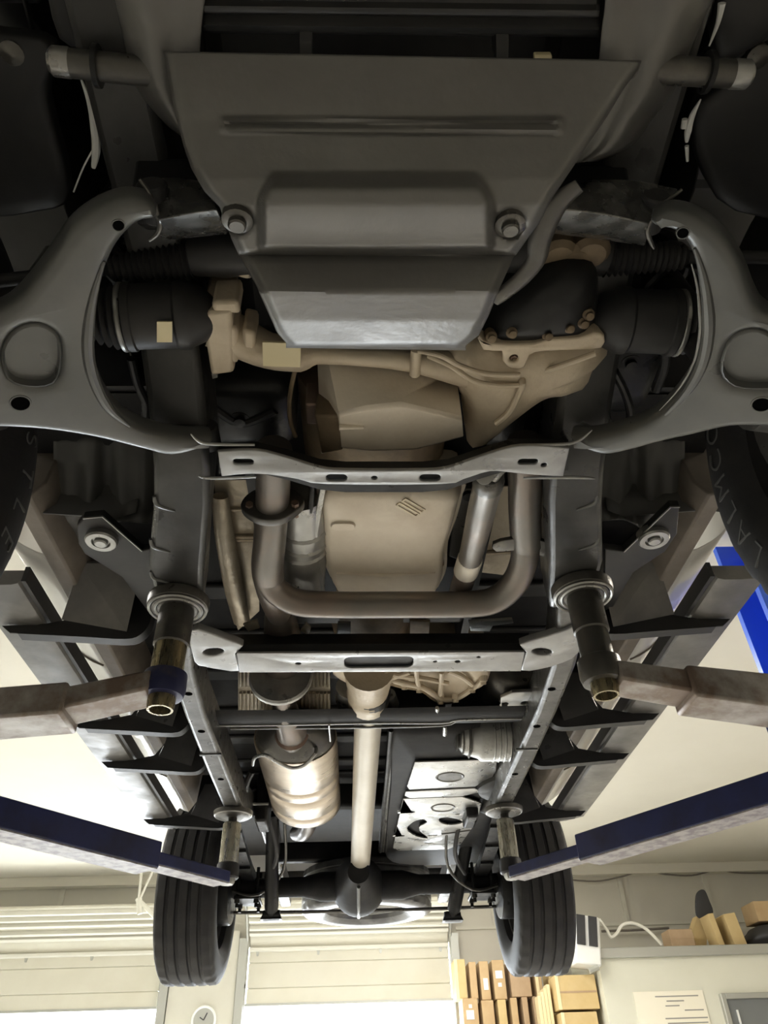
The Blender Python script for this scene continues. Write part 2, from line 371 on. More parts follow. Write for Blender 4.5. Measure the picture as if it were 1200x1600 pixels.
# cover wings beside the skid plate
for left, right in (([(160, -60), (172, 0), (182, 40), (194, 90), (206, 130), (226, 160), (258, 192), (288, 214)], [(330, -60), (320, 0), (315, 40), (312, 90), (312, 130), (312, 160), (310, 195), (308, 222)]),
                    ([(1140, -60), (1116, 10), (1098, 50), (1074, 105), (1056, 145), (1024, 185), (990, 228), (935, 250)], [(950, -60), (945, 10), (940, 50), (935, 105), (928, 145), (915, 185), (900, 228), (890, 255)])):
    rows = []
    for (a, b), (c, d) in zip(cr([V(*p, 0) for p in left], 3), []) if 0 else [((p.x, p.y), (q.x, q.y)) for p, q in zip(cr([V(*p, 0) for p in left], 3), cr([V(*p, 0) for p in right], 3))]:
        row = []
        for k in range(13):
            t = k/12; u = lerp(a, c, t); v = lerp(b, d, t)
            z = .985 - .0001*v*1.0 + .045*(1-t)**2 - .02*math.sin(math.pi*min(1, t*1.6)) + .05*(1-sstep(0, .10, t))
            row.append(P(u, v, z))
        rows.append(row)
    m = MB(); m.grid(rows); part('cover_wing', m, 'skid', solid=.003, smooth=60)
# front valance with ridges and ribs
rows = []
for v, z in ((-90, 1.02), (-30, 1.0), (5, .995), (14, .985), (19, .985), (24, .995), (36, .99), (42, .985), (48, .995), (52, 1.03)):
    rows.append([P(u, v + (u-640)*.012, z) for u in (318, 322, 330, 350, 450, 550, 640, 730, 830, 920, 930, 936)])
m = MB(); m.grid(rows); val = part('front_valance', m, 'plastic_black', solid=.004, smooth=60)
for u in (478, 785):
    m = MB(); m.hexa([P(u-10, 40, 1.0), P(u+10, 40, 1.0), P(u+9, 100, .985), P(u-9, 100, .985)], [P(u-10, 40, 1.0)+Z(.05), P(u+10, 40, 1.0)+Z(.05), P(u+9, 100, .985)+Z(.05), P(u-9, 100, .985)+Z(.05)]); obj('valance_rib', m, 'plastic_black', val)
m = MB(); a = [P(835, 86, .985), P(863, 86, .985), P(863, 104, .985), P(835, 104, .985)]; m.prism(a, Z(.012)); obj('clip', m, 'label', val, bevel=.002)
# bumper beam, radiator support, engine bay closing panels (dark steel above everything)
m = MB(); m.box((0, .10, 1.20), (1.2, .16, .14)); part('bumper_beam', m, 'plastic_black', bevel=.02)
m = MB(); m.loft([[V(x, -.16+.16*(abs(x)/.93)**3, 1.02), V(x, .0+.14*(abs(x)/.93)**3, 1.04), V(x, .0+.14*(abs(x)/.93)**3, 1.42), V(x, -.16+.16*(abs(x)/.93)**3, 1.46)] for x in (-.93, -.85, -.7, -.4, 0, .4, .7, .85, .93)]); part('front_bumper', m, 'plastic_black', bevel=.03)
for s in SD:
    m = MB(); m.box((s*.70, .13, 1.20), (.46, .46, .02)); part('bumper_undertray', m, 'plastic_black', bevel=.005)
m = MB(); m.box((0, .48, 1.47), (1.84, 1.3, .03)); part('engine_bay_panel', m, 'plastic_black')
m = MB(); m.box((0, .5, 1.28), (.50, .75, .30)); part('engine_block', m, 'plastic_black', bevel=.03)
m = MB(); m.box((0, 2.2, 1.155), (1.50, 2.35, .02)); part('cab_floor', m, 'axle_black')
m = MB(); m.box((0, 4.25, 1.36), (1.84, 2.1, .03)); part('bed_floor', m, 'axle_black')
m = MB(); m.box((0, 1.02, 1.32), (1.45, .02, .34)); part('firewall', m, 'plastic_black')
m = MB(); m.box((0, 3.3, 1.26), (1.6, .02, .22)); part('cab_rear_panel', m, 'axle_black')
m = MB(); m.box((0, 5.28, 1.45), (1.84, .03, .5)); part('tailgate', m, 'rocker')
m = MB(); m.tube([V(-.75, 5.32, 1.22), V(.75, 5.32, 1.22)], .06, 16); part('rear_bumper', m, 'steel_dark')
# ribs pressed into the cab floor
cf = bpy.data.objects['cab_floor']
for y in (1.75, 2.0, 2.25, 2.55, 2.8, 3.05, 3.2):
    m = MB(); m.box((0, y, 1.142), (1.3, .07, .02)); obj('floor_rib', m, 'plastic_black', cf, bevel=.008)
# ---- body sides: rocker panels, white
for s in SD:
    prof = [(.93, 1.60), (.928, 1.3), (.922, 1.20), (.905, 1.14), (.875, 1.10), (.845, 1.074), (.81, 1.053), (.775, 1.038), (.768, 1.06), (.765, 1.16)]
    m = MB(); m.loft([[V(s*x, y, z) for x, z in cr([V(a, b, 0) for a, b in prof], 2) and [(q.x, q.y) for q in cr([V(a, b, 0) for a, b in prof], 2)]] for y in (1.43, 1.6, 2.3, 3.0, 3.32, 3.34)], False)
    rk = part('rocker_panel', m, 'rocker', solid=.004, smooth=60)
    m = MB(); m.prism([V(s*.768, 1.2, 1.16), V(s*.768, 1.2, 1.025), V(s*.725, 1.2, 1.02), V(s*.70, 1.2, 1.06), V(s*.69, 1.2, 1.16)], V(0, 2.2, 0)); obj('pinch_weld', m, 'pinch', rk, bevel=.005)
    for y in (1.98, 2.9):
        m = MB(); m.tube([V(s*x, y, z-.0035) for x, z in ((.905, 1.138), (.875, 1.098), (.845, 1.072), (.81, 1.051), (.78, 1.038))], .003, 6); obj('door_seam', m, 'pinch', rk)
    # bed side and front fender lower edges
    pts = [V(s*.925, 3.36, 1.15), V(s*.925, 3.36, 1.6), V(s*.925, 5.28, 1.6), V(s*.925, 5.28, 1.12), V(s*.925, 4.45, 1.12)] + [V(s*.925, 3.95+.5*math.cos(a), .95+.5*math.sin(a)) for a in [math.radians(k) for k in range(20, 161, 14)]]
    m = MB(); plate(m, pts, [], .03, 0, nrm=V(1, 0, 0)); part('bed_side', m, 'rocker')
    pts = [V(s*.93, 1.28, 1.22), V(s*.93, 1.44, 1.3), V(s*.93, 1.44, 1.6), V(s*.93, -.15, 1.6), V(s*.93, -.15, 1.1), V(s*.93, .26, 1.1)] + [V(s*.93, .76+.5*math.cos(a), .95+.5*math.sin(a)) for a in [math.radians(k) for k in range(162, 12, -14)]]
    m = MB(); plate(m, pts, [], .03, 0, nrm=V(1, 0, 0)); part('fender_panel', m, 'rocker')
# ---- fender liners (front wheel wells)
for s in SD:
    rows = []
    for k in range(25):
        a = math.radians(9 + 174*k/24); R = .50 + .012*math.sin(k*1.7)
        row = []
        for j, x in enumerate((.92, .85, .75, .65, .56, .52)):
            row.append(V(s*x, .78 + (R+.012*math.sin(j*2.1+k*.9))*math.cos(a), .95 + R*math.sin(a)))
        rows.append(row)
    m = MB(); m.grid(rows); fl = part('fender_liner', m, 'liner', solid=.004, smooth=80)
    # rear splash apron with soft folds
    rows = []
    for i in range(13):
        f = i/12; row = []
        for k in range(25):
            g = k/24; u = lerp(84, 258, g); v = lerp(680, 822 + 14*math.sin(g*5.2), f) + (10*math.sin(g*9) if i == 12 else 0)
            z = lerp(1.15, 1.045, f) + (.012*math.sin(g*15+.6*f) + .008*math.sin(g*26+2))*(.4+.6*f) + .03*sstep(.8, 1, f)*math.sin(g*7)
            p = P(u, v, z); row.append(V(-s*p.x, p.y, p.z) if s > 0 else p)
        rows.append(row)
    m = MB(); m.grid(rows); obj('splash_apron', m, 'liner', fl, solid=.004, smooth=80)
    # inner apron between strut tower and frame
    rows = []
    for k in range(13):
        y = .0 + 1.2*k/12
        rows.append([V(s*(.50+.02*math.sin(k)), y, 1.46), V(s*(.52+.015*math.sin(k*1.7)), y, 1.3), V(s*(.50+.02*math.cos(k)), y, 1.17)])
    m = MB(); m.grid(rows); obj('inner_apron', m, 'plastic_black', fl, solid=.004, smooth=80)
# front corner splash covers (upper left and right of the picture)
for s, pl in ((-1, [[(0, -60), (60, -60), (95, 60), (150, 65), (148, -60)], [(-120, 45), (0, 50), (85, 70), (75, 150), (110, 300), (60, 330), (-60, 330), (-140, 200)]]),
              (1, [[(1130, -60), (1210, -60), (1215, 40), (1120, 90)], [(1120, 140), (1210, 70), (1330, 80), (1330, 330), (1150, 330), (1090, 250), (1085, 170)]])):
    for i, q in enumerate(pl):
        m = MB(); pts = cr([P(u, v, (1.06, 1.10)[i]) for u, v in q], 3, True); m.inflate(pts, [(1, Z(.02)), (1, Z(0)), (.96, Z(-.006)), (.8, Z(-.010)), (.4, Z(-.012))])
        sc = part('splash_cover', m, 'plastic_black', smooth=50)
        if i == 1:
            m = MB(); p = P(18, 84, 1.09) if s < 0 else P(1185, 90, 1.09); m.lathe(p, (0, 0, -1), [(.016, -.01), (.016, 0), (.008, .004), (.001, .005)], 14); obj('clip', m, 'steel_dark', sc)
# light through the gaps at the wheel-well flanges, painted as white strips
for pts, rr in (([(126, 122), (140, 160), (148, 200), (150, 235), (146, 262)], [.001, .004, .006, .006, .003]), ([(165, 135), (170, 165), (170, 190), (176, 208), (188, 216), (215, 218)], [.001, .003, .004, .006, .008, .003]), ([(146, 232), (130, 262), (115, 300)], .0012),
                ([(1095, 155), (1082, 180), (1075, 205), (1073, 222)], [.001, .004, .005, .002]), ([(1073, 228), (1074, 252)], [.003, .002]), ([(1128, 5), (1122, 35), (1108, 72)], [.005, .003, .001]), ([(1070, 186), (1068, 200)], .004)):
    m = MB(); m.tube(cr([P(u, v, 1.04) for u, v in pts], 4), rr, 8); part('flange_gap_light', m, 'white')
# stabilizer bar ends
for a, b in (((78, 95), (195, 108)), ((1172, 117), (1085, 112))):
    m = MB(); A, B = P(*a, .99), P(*b, .99); d = (B-A).normalized()
    m.lathe(A, d, [(.008, 0), (.0155, .003), (.0165, .02), (.0165, (B-A).length+.1)], 20); sb = part('stabilizer_bar', m, 'steel_dark')
    m = MB(); m.lathe(A, d, [(.001, -.002), (.012, -.001), (.0168, .004), (.0172, .022), (.016, .026)], 20); obj('end_cap', m, 'steel', sb)
    m = MB(); m.lathe(A+d*.052, d, [(.024, 0), (.024, .006)], 20); obj('washer', m, 'gloss_black', sb)
# ---- front suspension crossmember (shiny brackets beside the skid bolts)
m = MB(); m.loft([[V(x, .54, 1.05), V(x, .485, 1.02), V(x, .50, .97), V(x, .545, .95), V(x, .57, .98), V(x, .57, 1.05)] for x in (-.34, -.2, 0, .2, .34)]); fx = part('front_crossmember', m, 'gloss_black', bevel=.006)
for s, rws, e in ((-1, [[(228, 283), (270, 280), (318, 286)], [(248, 343), (292, 334), (340, 327)], [(250, 366), (300, 360), (354, 356)], [(252, 372), (300, 368), (356, 362)]], [(218, 280), (234, 303), (246, 333), (250, 352), (245, 366), (233, 376)]),
                 (1, [[(925, 283), (990, 284), (1058, 297)], [(868, 326), (940, 334), (1013, 349)], [(852, 354), (930, 362), (1010, 375)], [(850, 360), (930, 370), (1008, 381)]], [(1066, 296), (1036, 320), (1017, 345), (1012, 362), (1017, 378), (1022, 388)])):
    zz = (.955, .893, .922, .95); mid = []
    for (ra, za), (rb, zb) in zip(zip(rws, zz), zip(rws[1:], zz[1:])):
        for k in range(4): mid.append([P(lerp(a[0], b[0], k/4), lerp(a[1], b[1], k/4), lerp(za, zb, k/4)) for a, b in zip(ra, rb)])
    mid.append([P(u, v, zz[3]) for u, v in rws[3]])
    m = MB(); m.grid([cr(r, 6) for r in mid]); obj('crossmember_bracket', m, 'bracket_black', fx, solid=.006, bevel=.003)
    m = MB(); m.tube(cr([P(u, v, .90) for u, v in e], 4), [.002, .003, .004, .004, .003, .002], 8); obj('bracket_flange', m, 'steel_dark', fx)
# ---- lower control arms
def arm_plane(s): return V(s*.36, .6, .845), V(s*.36, 0, 1).normalized()
LCA = {-1: dict(out=[(243, 322), (205, 314), (160, 328), (118, 358), (88, 400), (58, 440), (30, 472), (0, 492), (-70, 520), (-150, 560), (-190, 610), (-170, 655), (-90, 672), (0, 673), (60, 676), (110, 682), (165, 692), (225, 707), (270, 716), (318, 704), (335, 690),
                     (300, 690), (255, 684), (212, 668), (180, 640), (158, 600), (147, 555), (148, 505), (157, 455), (172, 410), (192, 376), (220, 352), (246, 345)],
                slot=[(28, 520), (60, 512), (88, 530), (92, 570), (80, 598), (45, 602), (15, 590), (8, 550)], h1=(185, 352), h2=(32, 630), hs=(302, 690)),
       1: dict(out=[(1018, 345), (1048, 334), (1090, 345), (1130, 375), (1160, 420), (1180, 470), (1200, 495), (1270, 530), (1340, 575), (1370, 620), (1350, 655), (1270, 670), (1200, 671), (1140, 672), (1085, 684), (1030, 696), (985, 708), (945, 715), (910, 705), (890, 690),
                    (925, 690), (980, 676), (1030, 650), (1065, 612), (1088, 570), (1098, 520), (1096, 470), (1088, 425), (1076, 390), (1055, 367), (1022, 358)],
               slot=[(1140, 540), (1165, 522), (1195, 525), (1230, 560), (1225, 600), (1190, 606), (1150, 602), (1130, 580)], h1=(1067, 364), h2=(1190, 632), hs=(906, 690))}
for s, L in LCA.items():
    p0, n = arm_plane(s); Q = lambda u, v: PP(u, v, p0, n)
    e1 = V(1, 0, 0)-n*n.x; e1.normalize(); e2 = n.cross(e1)
    outl = cr([Q(u, v) for u, v in L['out']], 4, True)
    holes = [cr([Q(u, v) for u, v in L['slot']], 3, True)]
    m = MB(); plate(m, outl, holes, .05, .016, nrm=n, side=1, res=4); a = part('lower_control_arm', m, 'arm_black', smooth=60)
    # shock-mount pocket: cup with a rolled rim
    c = sum((Q(u, v) for u, v in L['slot']), Vector())/8
    ring = cr([Q(u, v) for u, v in L['slot']], 3, True)
    m = MB(); m.inflate(ring, [(1.13, n*.012), (1.10, n*.002), (1.02, n*.0), (.98, n*.012), (.86, n*.030), (.5, n*.034)]); obj('shock_pocket', m, 'arm_black', a, smooth=60)
    m = MB(); m.lathe(c+n*.032, -n, [(.016, 0), (.016, .006), (.010, .008), (.010, .014), (.001, .015)], 16); obj('bolt', m, 'steel_dark', a)
    for key, rr in (('h1', .0068), ('h2', .0122)):
        m = MB(); m.lathe(Q(*L[key])-n*.0005, n, [(rr*1.3, .004), (rr*1.18, -.0005), (rr*1.02, -.0005), (rr, .0012)], 20, caps=False); obj('hole_rim', m, 'arm_black', a)
        m = MB(); m.lathe(Q(*L[key])-n*.0002, n, [(rr*1.03, 0), (rr*1.03, .004)], 20); obj('hole', m, 'void', a)
    # pressed ridge following the inner edge
    rid = [(u+(-9 if s < 0 else 9), v) for u, v in L['out'][23 if s < 0 else 22:30 if s < 0 else 29]]
    m = MB(); m.tube(cr([Q(u, v)+n*.003 for u, v in rid], 4), [.002, .008, .009, .009, .006, .002], 10); obj('edge_ridge', m, 'arm_black', a)
    if s > 0:
        m = MB(); m.tube(cr([Q(u, v)+n*.004 for u, v in ((1080, 415), (1089, 450), (1093, 490), (1093, 525), (1084, 568), (1062, 608), (1030, 644))], 4), [.0008, .0016, .0022, .0022, .0018, .0014, .0006], 6); obj('edge_wear_glint', m, 'steel', a)  # worn inner edge and its highlight painted as one thin steel strip
    # bushings at both pivots
    for (u, v), ln in (((236, 334) if s < 0 else (1026, 350), .05), ((322, 700) if s < 0 else (905, 698), .05)):
        c2 = P(u, v, .90); m = MB(); m.lathe(c2-V(0, ln/2, 0)+Z(.03), (0, 1, 0), [(.017, 0), (.02, .003), (.02, ln-.003), (.017, ln)], 20); bs = obj('bushing', m, 'rubber', a)
    # ball joint at the outer end
    m = MB(); m.lathe((s*.775, .74, .675), (0, 0, 1), [(.02, 0), (.034, .006), (.034, .03), (.022, .05), (.014, .09)], 20); obj('ball_joint', m, 'steel_dark', a)
# knuckles, hubs, struts, tie rods
for s in SD:
    m = MB(); m.tube(cr([V(s*.70, .74, .74), V(s*.665, .75, .85), V(s*.66, .76, .98), V(s*.60, .77, 1.12), V(s*.58, .77, 1.22)], 4), [.035, .05, .04, .028, .03], 12); kn = part('steering_knuckle', m, 'steel_dark')
    m = MB(); m.lathe((s*.60, .76, .87), (s, 0, 0), [(.03, -.03), (.07, -.02), (.075, .02), (.06, .05), (.06, .14)], 24); obj('hub', m, 'steel_dark', kn)
    m = MB(); m.lathe((s*.665, .76, .87), (s, 0, 0), [(.15, -.005), (.155, 0), (.155, .02), (.15, .022)], 36); obj('brake_disc', m, 'steel_dark', kn)
    A, B = V(s*.50, .70, .86), V(s*.44, .72, 1.34); d = (B-A).normalized()
    m = MB(); m.lathe(A, d, [(.015, -.02), (.03, 0), (.032, .05), (.032, .22), (.012, .23), (.012, .5)], 18); st = part('strut', m, 'gloss_black')
    pts = [A + d*(.14+.36*k/100) + (Matrix.Rotation(k/100*6.5*2*math.pi, 3, d) @ d.orthogonal().normalized())*.058 for k in range(101)]
    m = MB(); m.tube(pts, .008, 8); obj('coil_spring', m, 'gloss_black', st)
    # drive axle: inner joint, ribbed boot, shaft
    ctr = [(300, 492), (190, 496)] if s < 0 else [(958, 500), (1062, 505)]
    A = P(*ctr[0], .955); B = P(*ctr[1], .945); d = (B-A).normalized(); Ln = (B-A).length
    m = MB(); m.lathe(A, d, [(.02, -.04), (.04, -.02), (.048, 0), (.052, .006), (.052, .02), (.049, .024), (.049, Ln*.8), (.052, Ln*.82), (.052, Ln*.92), (.044, Ln*.95)], 28); cj = part('drive_axle', m, 'plastic_black')
    prof = [(.044, Ln*.95)]
    for k in range(6): prof += [(.052-.004*k, Ln*.95+.012*k+.004), (.043-.005*k, Ln*.95+.012*k+.010)]
    prof += [(.014, Ln*.95+.08), (.014, .32)]
    m = MB(); m.lathe(A, d, prof, 28); obj('joint_boot', m, 'rubber', cj)
    m = MB(); m.lathe(A+d*Ln*.94, d, [(.05, 0), (.052, .002), (.052, .006), (.05, .008)], 28); obj('boot_clamp', m, 'steel', cj)
    if s < 0:
        c = P(256, 519, .905); m = MB(); m.prism([P(245, 503, .897), P(269, 503, .897), P(269, 535, .897), P(245, 535, .897)], Z(.002)); lb = obj('sticker', m, 'label', cj)
        lb['label'] = 'yellow paper sticker on the drive joint'
        m = MB(); m.prism([P(249, 514, .9025), P(261, 514, .9025), P(261, 531, .9025), P(249, 531, .9025)], Z(.001)); obj('sticker_print', m, 'label_dark', lb) if 0 else None
    # tie rod and ribbed rack boot
    A = P(300, 405, 1.0) if s < 0 else P(945, 402, 1.0); B = P(165, 420, .99) if s < 0 else P(1075, 402, .99); d = (B-A).normalized(); Ln = (B-A).length
    prof = []
    for k in range(14): prof += [(.03-.0008*k, Ln*k/14), (.023-.0007*k, Ln*(k+.5)/14)]
    m = MB(); m.lathe(A, d, prof+[(.01, Ln), (.01, Ln+.16)], 22); tr = part('tie_rod', m, 'rubber')
# steering rack housing (tan casting behind the skid plate)
m = MB(); m.tube(cr([P(u, v, 1.0) for u, v in ((300, 398), (350, 395), (420, 392), (600, 392), (800, 390), (880, 390), (945, 400))], 4), [.03, .036, .034, .03, .034, .036, .03], 18); rk = part('steering_rack', m, 'plastic_black')
m = MB(); m.inflate(cr([P(u, v, .985) for u, v in ((345, 385), (365, 378), (385, 395), (395, 432), (375, 430), (352, 418))], 3, True), [(1, Z(.06)), (1, Z(0)), (.8, Z(-.01)), (.3, Z(-.012))]); obj('rack_mount', m, 'tan_alu', rk)
for c in ((872, 400), (898, 408), (922, 395)):
    m = MB(); m.lathe(P(*c, .97), (0, .15, -1), [(.03, -.05), (.03, 0), (.022, .008), (.008, .01)], 16); obj('rack_lug', m, 'tan_dark', rk)
# hose on the right of the skid plate
m = MB(); m.tube(cr([P(u, v, .89) for u, v in ((905, 290), (870, 320), (845, 370), (838, 405), (815, 435), (785, 460), (772, 472))], 5), [.010, .015, .016, .014, .013, .012, .008], 12, flat=.35); part('skid_side_strap', m, 'steel_dark', smooth=50)
# ---- front differential
D = MB(); D.tube(cr([P(u, v, z) for u, v, z in ((335, 508, .97), (370, 525, .965), (420, 548, .955), (470, 553, .955), (495, 553, .955), (540, 556, .955), (600, 560, .955), (650, 565, .955), (710, 575, .955), (770, 590, .955))], 4), [.036, .034, .029, .029, .017, .015, .016, .019, .027, .03], 20)
df = part('front_differential', D, 'tan_alu')
m = MB(); m.hexa([P(314, 490, .93), P(362, 484, .93), P(366, 583, .93), P(330, 588, .93)], [p+Z(.10) for p in (P(314, 490, .93), P(362, 484, .93), P(366, 583, .93), P(330, 588, .93))]); obj('axle_flange', m, 'tan_alu', df, bevel=.006)
m = MB(); m.hexa([P(318, 488, .945), P(326, 486, .945), P(340, 590, .945), P(332, 592, .945)], [p+Z(.10) for p in (P(318, 488, .945), P(326, 486, .945), P(340, 590, .945), P(332, 592, .945))]); obj('gasket', m, 'steel_dark', df)
for q in (((330, 472), (372, 470), (376, 492), (332, 488)), ((352, 505), (372, 515), (372, 570), (356, 565)), ((378, 515), (400, 520), (400, 560), (380, 566))):
    a = [P(u, v, .932) for u, v in q]; m = MB(); m.hexa(a, [p+Z(.06) for p in a]); obj('casting_lug', m, 'tan_alu', df, bevel=.006)
m = MB(); a = [P(u, v, .9235) for u, v in ((410, 535), (470, 537), (469, 574), (411, 572))]; m.prism(a, Z(.004)); lb = obj('part_label', m, 'label', df); lb['label'] = 'pale yellow label on the axle tube'
hl = cr([P(u, v, .955) for u, v in ((705, 545), (748, 524), (800, 528), (880, 522), (930, 518), (950, 522), (953, 548), (936, 562), (925, 592), (875, 600), (840, 618), (800, 648), (762, 678), (734, 700), (727, 668), (722, 625), (708, 590))], 3, True)
m = MB(); m.inflate(hl, [(1, Z(.08)), (1.0, Z(.01)), (.95, Z(-.008)), (.80, Z(-.028)), (.55, Z(-.042)), (.2, Z(-.046))]); obj('gear_housing', m, 'tan_alu', df, smooth=60)
for path, r in (([(655, 548), (690, 556), (720, 572), (760, 584), (812, 586)], .0045), ([(670, 556), (705, 572), (738, 594), (775, 602), (812, 602)], .0045), ([(812, 584), (816, 600), (808, 622), (795, 645), (775, 662)], .006), ([(830, 588), (880, 570), (930, 552)], .005)):
    m = MB(); m.tube(cr([P(u, v, .905 if i else .93) for i, (u, v) in enumerate(path)], 4), r, 10); obj('casting_rib', m, 'tan_alu', df)
m = MB(); plate(m, cr([P(u, v, .91) for u, v in ((748, 522), (757, 534), (790, 538), (835, 537), (860, 530), (905, 528), (928, 520), (945, 526), (940, 545), (905, 548), (850, 550), (828, 556), (820, 575), (800, 578), (786, 566), (784, 550), (755, 548))], 2, True), [ell(P(803, 561, .91), V(1, 0, 0), V(0, 1, 0), .007, .007)], .03, .004, side=1); obj('housing_flange', m, 'tan_alu', df)
m = MB(); m.lathe(P(803, 561, .915), (0, 0, -1), [(.007, -.004), (.0065, 0), (.004, .0), (.0035, -.003)], 6); obj('drain_plug', m, 'rusty', df)
m = MB(); m.lathe(P(649, 566, .94)+V(0, -.028, 0), (0, 1, -.1), [(.006, 0), (.009, .003), (.009, .05), (.006, .053)], 14); obj('vent_pin', m, 'tan_alu', df)
m = MB(); m.inflate(cr([P(u, v, .96) for u, v in ((748, 520), (762, 490), (790, 455), (830, 425), (880, 405), (925, 410), (935, 450), (928, 500), (905, 520), (840, 526))], 3, True), [(1, Z(.08)), (1, Z(.0)), (.9, Z(-.025)), (.7, Z(-.04)), (.3, Z(-.048))]); obj('gear_cover', m, 'gloss_black', df, smooth=60)
for u, v in ((768, 527), (800, 520), (856, 524), (890, 512), (912, 505), (920, 492)):
    m = MB(); m.lathe(P(u, v, .915), (0, -.3, -1), [(.009, -.02), (.009, 0), (.006, .003), (.006, .009), (.001, .010)], 12); obj('bolt', m, 'tan_dark', df)
# breather wire and dark mounts left and right of the engine pan
m = MB(); m.tube(cr([P(u, v, .96) for u, v in ((462, 575), (456, 600), (452, 630), (454, 660), (462, 682))], 4), .004, 8); part('breather_hose', m, 'tan_dark')
for u0, u1, v0, v1, z in ((290, 460, 590, 690, 1.05), (730, 920, 610, 690, 1.05), (200, 330, 420, 470, 1.10), (930, 1040, 430, 640, 1.12), (240, 330, 540, 690, 1.1)):
    q = rrect((P(u0, v0, z)+P(u1, v1, z))/2, (1, 0, 0), (0, 1, 0), (P(u1, v0, z)-P(u0, v0, z)).length, (P(u0, v1, z)-P(u0, v0, z)).length, .03)
    m = MB(); m.inflate(q, [(1, Z(.12)), (1, Z(0)), (.9, Z(-.015)), (.6, Z(-.022))]); em = part('engine_mount', m, 'gloss_black', smooth=50)
    m = MB(); m.lathe(P((u0+u1)/2, v0*.35+v1*.65, z-.02), (0, 0, -1), [(.02, -.01), (.02, .003), (.011, .004), (.011, .012), (.001, .013)], 14); obj('bolt', m, 'gloss_black', em)
for q in (((484, 645), (496, 600), (500, 690), (490, 700)),):
    pass
for k, (pts, r_, mm) in enumerate((([(205, 560), (215, 600), (228, 630), (225, 660)], .008, 'gloss_black'), ([(252, 600), (256, 640), (262, 682)], .011, 'steel_dark'), ([(240, 610), (243, 650), (246, 678)], .006, 'steel_dark'),
                       ([(960, 580), (975, 610), (985, 645), (980, 680)], .008, 'gloss_black'), ([(940, 630), (950, 660), (958, 690)], .008, 'steel_dark'), ([(300, 600), (340, 640), (380, 660), (430, 640)], .01, 'rubber'),
                       ([(1010, 450), (1030, 500), (1040, 560), (1025, 610)], .009, 'rubber'), ([(250, 400), (240, 430), (232, 470), (228, 520)], .007, 'gloss_black'))):
    m = MB(); m.tube(cr([P(u, v, 1.03) for u, v in pts], 5), r_, 10); part('hose', m, mm)
# ---- engine oil pan
b1 = [P(u, v, z) for u, v, z in ((512, 560, 0.985), (560, 556, 0.985), (640, 562, 0.985), (712, 578, 0.985))]
b2 = [P(u, v, z) for u, v, z in ((530, 648, .905), (575, 638, .902), (625, 632, .902), (722, 655, .905))]
b3 = [P(u, v, z) for u, v, z in ((534, 702, .915), (580, 706, .915), (650, 704, .915), (724, 684, .92))]
b4 = [p + V(0, .03, .12) for p in b3]
m = MB(); m.loft([[q + Z(.15) for q in b1], b1, [p+(q-p)*.85 for p, q in zip(b1, b2)], b2, [p+(q-p)*.15 for p, q in zip(b2, b3)], b3, b4], False)
m.add([b1[0], b2[0], b3[0], b4[0], P(496, 566, 1.0), P(502, 712, .97)], [(0, 4, 5, 2, 1), (2, 5, 3)]); m.add([b1[3], b2[3], b3[3], b4[3], b1[3]+Z(.15)], [(0, 1, 2, 3, 4)])
op = part('engine_oil_pan', m, 'pan_alu', smooth=30, bevel=.006)
m = MB(); m.tube([P(530, 668, .905), P(568, 668, .907)], [.006, .004], 8); obj('pan_bead', m, 'pan_alu', op)
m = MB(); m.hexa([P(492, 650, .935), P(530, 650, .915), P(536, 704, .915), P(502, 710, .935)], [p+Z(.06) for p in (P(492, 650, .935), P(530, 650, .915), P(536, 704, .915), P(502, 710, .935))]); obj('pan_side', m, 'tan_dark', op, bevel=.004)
m = MB(); m.box(P(492, 630, 1.0), (.03, .05, .06)); obj('pan_sensor', m, 'rusty', op, bevel=.004)
# ---- crossmember behind the control arms
o1 = cr([P(u, v, .845) for u, v in ((340, 706), (400, 704), (450, 716), (500, 731), (540, 735), (660, 735), (700, 731), (750, 714), (800, 699), (840, 697), (890, 701))], 3) + cr([P(u, v, .845) for u, v in ((880, 745), (840, 743), (800, 739), (765, 737), (725, 749), (690, 757), (510, 757), (465, 749), (420, 742), (385, 741), (346, 745))], 3)
X1, Y1 = V(1, 0, 0), V(0, 1, 0)
hs = [rrect(P(380, 722, .845), X1, Y1, .034, .014, .0065), rrect(P(526, 747, .845), X1, Y1, .036, .018, .008), rrect(P(672, 747, .845), X1, Y1, .036, .018, .008), rrect(P(825, 722, .845), X1, Y1, .034, .014, .0065), ell(P(585, 747, .845), X1, Y1, .005, .005), ell(P(850, 727, .845), X1, Y1, .005, .005)]
m = MB(); plate(m, o1, hs, .007, .002, nrm=V(0, .0, 1), side=1); x1 = part('rear_arm_crossmember', m, 'xm_grey', smooth=40)
m = MB(); m.loft([[P(u, v, .853), P(u, v-16, .88), P(u, v-13, .94), P(u, v+30, .94), P(u, v+32, .853)] for u, v in ((342, 708), (400, 706), (450, 718), (500, 733), (540, 737), (660, 737), (700, 733), (750, 716), (800, 701), (888, 703))]); obj('crossmember_web', m, 'gloss_black', x1, smooth=30)  # shade of the front-facing side put into the web's black colour
for path in (((298, 678), (312, 690), (335, 694), (398, 695)), ((925, 672), (905, 688), (880, 694), (822, 695)), ((310, 744), (330, 747), (400, 745)), ((930, 748), (900, 746), (818, 747))):
    m = MB(); m.tube(cr([P(u, v, .85) for u, v in path], 4), [.001, .0028, .0028, .002], 8); obj('flange_lip', m, 'steel', x1)
